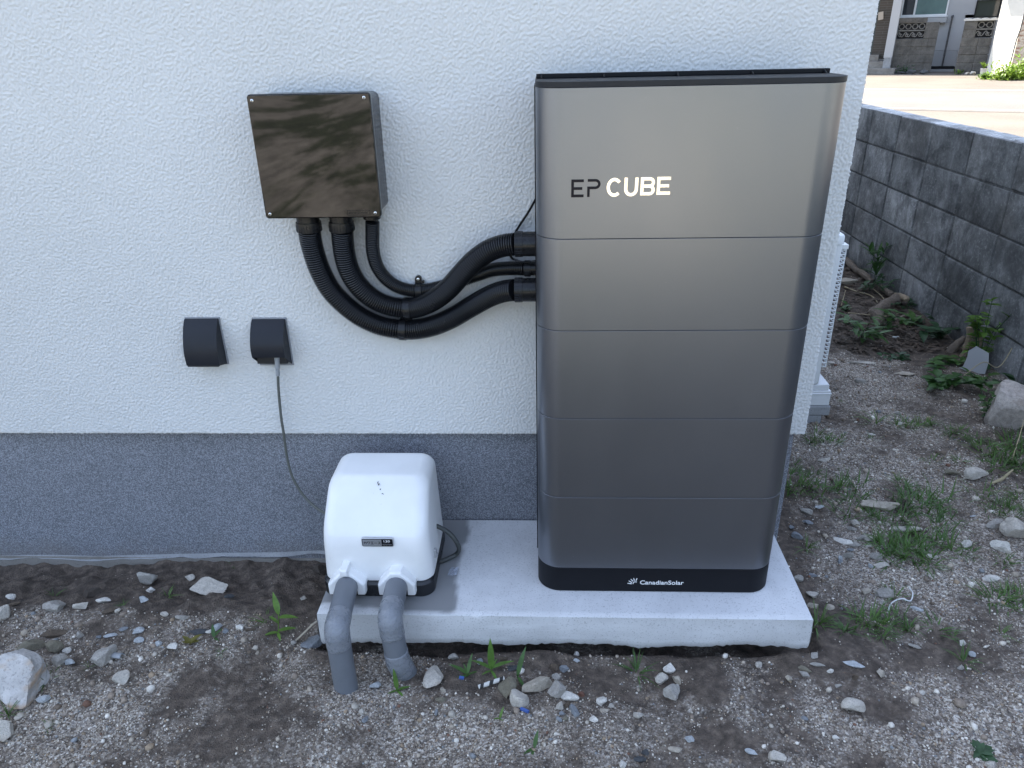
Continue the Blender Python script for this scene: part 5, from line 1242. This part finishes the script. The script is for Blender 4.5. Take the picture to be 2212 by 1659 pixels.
plant(zC, 1955, 790, ((20, 8, .05, .2), (75, 10, .045, .2), (130, 8, .05, .2), (190, 8, .045, .2), (250, 8, .05, .2), (310, 8, .055, .2), (45, 25, .03, .3), (220, 25, .03, .3), (340, 22, .03, .3)), M['leaf3'], 'flat rosette weed near the lower right corner', .004, 'weed', 'weed', width=.42)
# leafy plants along the block wall
def bush(fn, x, y, n, rx, ry, hz_, L, mat, label, name='weed', cat='weed', seed=1, width=.5, stems=4, elr=(0, 45)):
    p = onGW(*fn(x, y)); r = random.Random(seed); t = thing(name, p, label, cat); hz_ *= .82; L *= .74; n = int(n*1.15)
    b = MB()
    tips = []
    for k in range(stems):
        e = p+np.array([r.uniform(-rx, rx), r.uniform(-ry, ry), hz_*r.uniform(.6, 1.1)]); sp = spline([p+[r.uniform(-.01, .01), 0, -.005], (p+e)/2+[r.uniform(-.02, .02), r.uniform(-.02, .02), hz_*.15], e], 5); b.tube(sp, .0016, 5); tips.append(sp)
    b.build('stem', M['leaf3'], t, ang=180)
    b = MB()
    for k in range(n):
        sp = tips[k % stems]; q = sp[min(len(sp)-1, int((.15+.85*r.random())*len(sp)))]; a = r.uniform(0, 6.28); e = math.radians(r.uniform(*elr))
        leaf(b, q, (math.cos(a)*math.cos(e), math.sin(a)*math.cos(e), math.sin(e)), L*r.uniform(.6, 1.2), L*width*r.uniform(.7, 1.2), r.uniform(.15, .45))
    b.build('leaves', mat, t, ang=180); return t
bush(zE, 500, 620, 40, .05, .05, .36, .13, M['leaf'], 'tall narrow leaved weed standing against the block wall', seed=3, width=.16, stems=3, elr=(5, 65))
bush(zE, 470, 650, 26, .1, .08, .10, .06, M['leaf3'], 'low dark leafy weed at the foot of the tall narrow leaved one', seed=4)
bush(zE, 440, 930, 34, .16, .10, .12, .11, M['leaf'], 'leafy clump sprawling in front of the broken log', seed=5, width=.32, stems=6, elr=(-5, 45))
bush(zE, 540, 890, 16, .1, .06, .12, .12, M['leaf'], 'broad leaved sprout right of the sprawling clump', seed=15, width=.34, stems=4, elr=(0, 45))
bush(zE, 715, 865, 9, .05, .05, .06, .10, M['leaf'], 'three leaved sprout beside the short board', seed=6, width=.36, stems=3)
bush(zE, 790, 825, 8, .07, .04, .05, .08, M['leaf3'], 'small pair of leaves against the foot of the block wall', seed=16, width=.45, stems=3)
bush(zE, 900, 905, 16, .13, .07, .09, .14, M['leaf3'], 'broad dark leaves spreading left of the stump', seed=7, width=.42, stems=6, elr=(-5, 30))
bush(zE, 1125, 1000, 80, .05, .09, .36, .07, M['leaf2'], 'bright leafy shoots rising behind the torn stump', seed=8, width=.5, stems=7)
bush(zE, 1085, 1025, 22, .05, .05, .10, .06, M['leaf2'], 'bright cluster of leaves in front of the torn stump', seed=18, width=.5, stems=5)
bush(zE, 900, 1190, 80, .15, .12, .07, .07, M['leaf'], 'round leaved ground creeper left of the concrete lump', seed=9, width=.72, stems=9, elr=(-5, 35))
bush(zE, 860, 1070, 40, .22, .05, .035, .06, M['leaf'], 'strip of creeper leaves in front of the stump', seed=10, width=.75, stems=9, elr=(-5, 35))
bush(zE, 660, 1050, 20, .13, .05, .03, .05, M['leaf3'], 'sparse creeper leaves at the edge of the leaf litter', seed=11, width=.75, stems=6, elr=(-5, 35))
bush(zE, 1110, 1095, 10, .05, .03, .06, .085, M['leaf3'], 'large round dark leaves over the grey tile shard', seed=12, width=.85, stems=4, elr=(10, 50))
bush(zE, 1120, 1180, 14, .10, .05, .05, .055, M['leaf'], 'green creeper leaves between the shard and the concrete lump', seed=13, width=.7, stems=5)
bush(zE, 1165, 1380, 34, .05, .10, .14, .055, M['leaf'], 'leafy creeper climbing the left side of the concrete lump', seed=14, width=.6, stems=6)
bush(zE, 1330, 1150, 22, .10, .05, .06, .07, M['leaf3'], 'dark leaves between the concrete lump and the block wall', seed=17, width=.6, stems=5)
bush(zE, 345, 770, 14, .05, .05, .05, .045, M['leaf'], 'small round leaved plant beside the fan guard of the outdoor unit', seed=19, width=.8, stems=4)
bush(zE, 700, 690, 16, .08, .06, .05, .05, M['leaf3'], 'low green leaves around the broken end of the log', seed=20, width=.7, stems=5)
bush(zE, 590, 590, 14, .05, .04, .14, .08, M['leaf3'], 'thin twining weed against the wall above the log', seed=21, width=.25, stems=3)
# ------------------------------------------------------------------ wood and litter
def limb(pts, r0, r1, mat, seed, n=12):
    P = resample(spline(pts, 10), max(.004, r0*.5)); b = MB(); K = len(P)
    R_ = [(r0+(r1-r0)*i/(K-1))*(1+.28*float(vnoise(i*.2, seed, .9, seed))) for i in range(K)]
    b.tube(P, R_, n); v = np.array(b.v); nn = fbm(v[:, 0]*1.3+v[:, 2], v[:, 1]-v[:, 2]*.6, .035, seed, 4); 
    c = np.repeat(P, n, 0); b.v = [tuple(q) for q in c+(v-c)*(1+.75*nn[:, None])]
    return b
def G_(x, y, up=0): p = onGW(*zE(x, y)); p[2] = float(height(p[0], p[1]))+up; return p
lg = thing('broken_log', G_(590, 740), 'broken log with a torn pale end lying by the foot of the block wall', 'log')
limb([G_(495, 795, .012), G_(550, 765, .022), G_(600, 742, .028), G_(632, 728, .032)], .030, .032, M['bark'], 3).build('trunk', M['bark'], lg, ang=50)
limb([G_(630, 730, .032), G_(655, 718, .045), G_(678, 712, .05), G_(690, 712, .04)], .030, .016, M['rawwood'], 6).build('torn_end', M['rawwood'], lg, ang=50)
limb([G_(510, 800, .03), G_(520, 840, .02), G_(515, 870, .0)], .03, .02, M['bark'], 9).build('branch_stub', M['bark'], lg, ang=50)
def debris(pts, r0, r1, mat, name, cat, label, seed, n=8):
    b = limb(pts, r0, r1, mat, seed, n); return tag(b.build(name, M[mat], org=pts[len(pts)//2], ang=60), label, cat)
debris([G_(335, 465, .03), G_(390, 520, .03), G_(440, 560, .03), G_(490, 600, .02)], .02, .018, 'bark', 'branch', 'branch', 'thick pale branch lying along the block wall behind the tall weed', 31, 10)
debris([G_(540, 630, .03), G_(580, 660, .03), G_(615, 690, .03)], .018, .02, 'bark', 'branch', 'branch', 'short branch leaning on the wall just above the broken log', 32, 10)
debris([G_(335, 840, .03), G_(370, 850, .035), G_(430, 845, .02)], .026, .016, 'bark', 'branch', 'branch', 'curved dark piece of branch left of the sprawling clump', 33, 10)
debris([G_(620, 835, .01), G_(690, 815, .02), G_(770, 795, .02)], .012, .009, 'bark', 'board', 'stick', 'short dark board slanting towards the block wall', 34, 6)
for i, (pts, lab) in enumerate((([(330, 640), (400, 665), (480, 690), (520, 730)], 'long grey twig across the leaf litter above the log'), ([(390, 715), (430, 705), (465, 700)], 'short thick twig left of the log'), ([(350, 790), (450, 800), (560, 810), (640, 795)], 'reddish twig curving in front of the log'), ([(570, 870), (660, 890), (740, 930), (800, 960)], 'long thin twig slanting right of the sprawling clump'), ([(310, 750), (325, 700), (335, 660)], 'thin pale twig standing near the outdoor unit'), ([(560, 910), (640, 935), (700, 945)], 'twig lying under the sprawling clump'), ([(480, 640), (540, 690), (560, 720)], 'twig between the tall weed and the log'))):
    debris([G_(x, y, .012) for x, y in pts], .0042 if i < 2 else .0026, .002, 'bark' if i % 2 else 'dry', 'twig', 'twig', lab, 40+i, 6)
sm_ = thing('tree_stump', G_(1055, 995), 'torn brown stump against the block wall under the bright shoots', 'stump')
for i, (x, y, h_, r_) in enumerate(((1040, 985, .15, .024), (1062, 995, .19, .020), (1085, 1000, .13, .022), (1055, 1005, .07, .04))):
    q = G_(x, y); limb([q-[0, 0, .02], q+[.005*i, 0, h_*.5], q+[.012*(i-1), .01, h_]], r_, r_*.45, M['bark'], 60+i, 10).build('trunk', M['bark'] if i % 2 else M['rawwood'], sm_, ang=50)
q = G_(965, 1000); limb([q-[.03, 0, .02], q+[0, 0, .03], q+[.05, .03, .06]], .026, .014, M['bark'], 70, 10).build('root', M['bark'], sm_, ang=50)
q = G_(1010, 1020); limb([q-[.02, .02, .02], q+[.01, 0, .03], q+[.03, .03, .07]], .010, .007, M['bark'], 71, 8).build('root', M['bark'], sm_, ang=50)
sh = MB(); q = G_(1070, 1115); U = np.array([.75, -.65, 0]); sh_p = [(-.055, .0), (-.04, .012), (-.025, .06), (-.022, .09), (.01, .12), (.06, .10), (.062, .06), (.05, .0), (.0, -.01)]
for dlt in (0,): 
    v = [q+U*a+np.array([.02*b_*5*.2, .35*b_, b_*.9]) for a, b_ in sh_p]; nrm_ = np.array([-.3, -.5, .2])*.012; v2 = [w-nrm_ for w in v]; n_ = len(v)
    sh.add(v+v2, [tuple(range(n_)), tuple(range(2*n_-1, n_-1, -1))]+[(i, i+n_, (i+1) % n_+n_, (i+1) % n_) for i in range(n_)])
tag(sh.build('tile_shard', M['fbase'], org=q), 'broken grey tile shard propped under the stump', 'tile shard')
p = G_(625, 928, .008); b = MB(); b.box(p[0]-.016, p[0]+.016, p[1]-.006, p[1]+.006, p[2]-.004, p[2]+.004); tag(b.build('plastic_scrap', M['whiteplastic'], org=p, bevel=.002), 'small white plastic piece in the leaf litter', 'plastic scrap')
lv = MB(); r_ = random.Random(5)
for k in range(1500):
    x, y = r_.uniform(270, 900), r_.uniform(480, 1010)
    if y > 700+.45*(x-270)+260 or y < 450+.62*(x-330): continue
    p = onG(*zE(x, y)); 
    if p[0] > 2.06: continue
    a = r_.uniform(0, 6.28); leaf(lv, p+[0, 0, r_.uniform(.002, .012)], (math.cos(a), math.sin(a), r_.uniform(-.1, .35)), r_.uniform(.02, .06), r_.uniform(.006, .02), r_.uniform(-.1, .3), n=3)
M['litter'] = mat_rock('dead_leaf_litter', (.085, .062, .045), .6, 20)
tag(lv.build('leaf_litter', M['litter'], ang=180), kind='stuff')
def zg(fn, x, y, up=0): p = onG(*fn(x, y)); p[2] = float(height(p[0], p[1]))+up; return p
def rod_thing(A, B, w, t_, mat, name, cat, label):
    A, B = np.array(A), np.array(B); d = B-A; d /= np.linalg.norm(d); s = np.cross(d, [0, 0, 1]); s /= np.linalg.norm(s); u_ = np.cross(s, d)
    b = MB(); K = 10; b.loft([[A+(B-A)*k/K+s*w*(.5+.06*math.sin(k*2.1))*a+u_*t_*.5*c for a, c in ((-1, -1), (1, -1), (1, 1), (-1, 1))] for k in range(K+1)])
    return tag(b.build(name, mat, org=(A+B)/2, ang=30), label, cat)
rod_thing(zg(zA, 1945, 728, .004), onY(*zA(2062, 600), -.385)+[0, -.006, 0], .012, .004, M['wood'], 'wood_strip', 'wood strip', 'pale weathered wood strip leaning on the left corner of the pad')
def mat_stripe():
    t = NT('striped_plastic'); w = t.node('ShaderNodeTexWave'); w.inputs['Scale'].default_value = 14; w.inputs['Distortion'].default_value = 1.5; t.l(t.coord(), w.inputs['Vector'])
    t.set(t.ramp(w.outputs[0], [(.30, (.03, .03, .03)), (.36, (.6, .59, .55))], 'LINEAR'), .5); return t.m
rod_thing(zg(zB, 915, 492, .006), zg(zB, 1085, 437, .008), .0095, .004, mat_stripe(), 'plastic_strip', 'plastic strip', 'black and white striped strip poking out from the knobbly tan cobble')
rod_thing(zg(zB, 1190, 630, .005), zg(zB, 1242, 652, .005), .0065, .005, M['blue'], 'plastic_scrap', 'plastic scrap', 'blue plastic bit below the pale angular stone')
rod_thing(zg(zB, 790, 424, .004), zg(zB, 820, 430, .004), .006, .005, M['blue'], 'plastic_scrap', 'plastic scrap', 'blue plastic bit under the seedling near the pad')
b = MB(); p = zg(zA, 775, 852, .008); a0 = np.array([.016, -.003, .001]); 
vs_ = [[p+a0*k*.9+np.array([.1*math.cos(w)*.012*0-.002*math.sin(w), .011*math.cos(w), .011*math.sin(w)]) for w in np.linspace(.1, 2.6, 9)] for k in (-1, -.3, .3, 1)]
b.loft(vs_, cap=False, closed=False); o = b.build('pipe_shard', M['plug'], org=p, ang=60); sm = o.modifiers.new('solid', 'SOLIDIFY'); sm.thickness = .0022
tag(o, 'curved pale blue shard of plastic pipe beside the big speckled cobble', 'plastic shard')
b = MB(); b.tube(spline([zg(zD, 775, 1510, .003), zg(zD, 800, 1450, .008), zg(zD, 870, 1422, .01), zg(zD, 935, 1430, .006), zg(zD, 945, 1405, .02), zg(zD, 920, 1375, .025)], 8), .0018, 8)
tag(b.build('curled_strip', M['whiteplastic'], org=zg(zD, 870, 1425), ang=60), 'curled white strip lying in gravel below the oval cobble', 'string')
b = MB(); b.tube([zg(zD, 1515, 590, .006), zg(zD, 1585, 572, .012), zg(zD, 1655, 535, .03)], [.004, .006, .0025], 8); tag(b.build('twig', M['dry'], org=zg(zD, 1585, 572), ang=60), 'pale bare twig below the squarish pale rock', 'twig')
b = MB(); b.tube(spline([zg(zE, 1010, 1175, .03), zg(zE, 1110, 1145, .07), zg(zE, 1215, 1150, .06), zg(zE, 1290, 1120, .10), zg(zE, 1330, 1060, .16)], 6), .002, 6); tag(b.build('bare_stem', M['dry'], org=zg(zE, 1200, 1150), ang=60), 'long straw coloured stem arching over the creeper by the concrete lump', 'stem')
b = MB(); b.tube([zg(zD, 1660, 425, .0), zg(zD, 1690, 330, .05), zg(zD, 1712, 240, .1)], [.002, .0018, .001], 6); tag(b.build('bare_stem', M['dry'], org=zg(zD, 1690, 380), ang=60), 'dry straw stalk standing in the lush grass at the right edge', 'stem')
# ------------------------------------------------------------------ greenery across the road
def farweed(s, t, n, rx, hz_, L, mat, label, seed, name='weed_clump', cat='weeds'):
    r = random.Random(seed); p = np.array([*w2(s, t), GZ0]); b = MB()
    for k in range(n):
        q = p+np.array([r.gauss(0, rx*.5), r.gauss(0, rx*.35), abs(r.gauss(0, hz_*.5))]); a = r.uniform(0, 6.28); e = math.radians(r.uniform(-10, 70))
        leaf(b, q, (math.cos(a)*math.cos(e), math.sin(a)*math.cos(e), math.sin(e)), L*r.uniform(.6, 1.3), L*.45, .3, n=3)
    return tag(b.build(name, mat, org=p, ang=180), label, cat)
farweed(2.22, 19.9, 900, .42, .28, .10, M['leaf4'], 'sunlit yellow green weeds along the verge at the far right', 1)
farweed(2.75, 20.6, 900, .5, .5, .11, M['leaf4'], 'taller sunlit weeds in front of the rust streaked end wall', 2)
farweed(1.75, 20.1, 320, .13, .11, .08, M['leaf4'], 'small sunlit weed patch on the verge left of the taller weeds', 3)
farweed(1.2, 22.3, 60, .1, .1, .07, M['leaf4'], 'small weed at the foot of the wavy coped wall', 4); farweed(-.1, 22.7, 120, .25, .14, .08, M['leaf3'], 'shaded weeds at the foot of the flat coped wall', 5)
pt = fthing('flower_pot', (1.735, 21.8, GZ0), 'pale flower pot with a green plant beside the cream outbuilding', 'flower pot')
b = MB(); b.loft([[(1.735+r_*math.cos(a), 21.8+r_*math.sin(a), z) for a in np.linspace(0, 2*math.pi, 20, endpoint=False)] for z, r_ in ((.2, .055), (.345, .072), (.346, .08), (.365, .08), (.364, .066), (.33, .064))]); b.build('pot', M['tile'], pt, ang=40)
b = MB(); r_ = random.Random(3)
for k in range(26):
    a = r_.uniform(0, 6.28); leaf(b, (1.735, 21.8, .34), (math.cos(a)*.5, math.sin(a)*.5, 1), r_.uniform(.12, .26), .03, .35)
b.build('leaves', M['leaf4'], pt, ang=180)
def far_stone(s, t, w, h_, col, label):
    SEED[0] += 1; q = rock_verts(SEED[0], 11, .08)*np.array([w/2, w*.35, h_/2]); p = np.array([*w2(s, t), GZ0+h_*.35])
    me = mesh_np('stone', q, ICO3[1]); shade(me, 28); tag(link('stone', me, RM[col], org=p), label, 'stone')
far_stone(-.2, 22.55, .45, .10, 'dark', 'long dark stone at the foot of the flat coped wall across the road'); far_stone(.1, 22.5, .3, .14, 'dark', 'middle dark boulder below the flat coped wall'); far_stone(.38, 22.5, .34, .13, 'dark', 'dark boulder at the right end of the flat coped wall')
far_stone(1.55, 22.1, .2, .12, 'pale', 'sunlit pale stone beside the flower pot'); far_stone(1.4, 22.1, .14, .08, 'pale', 'smaller sunlit stone left of the one by the pot')
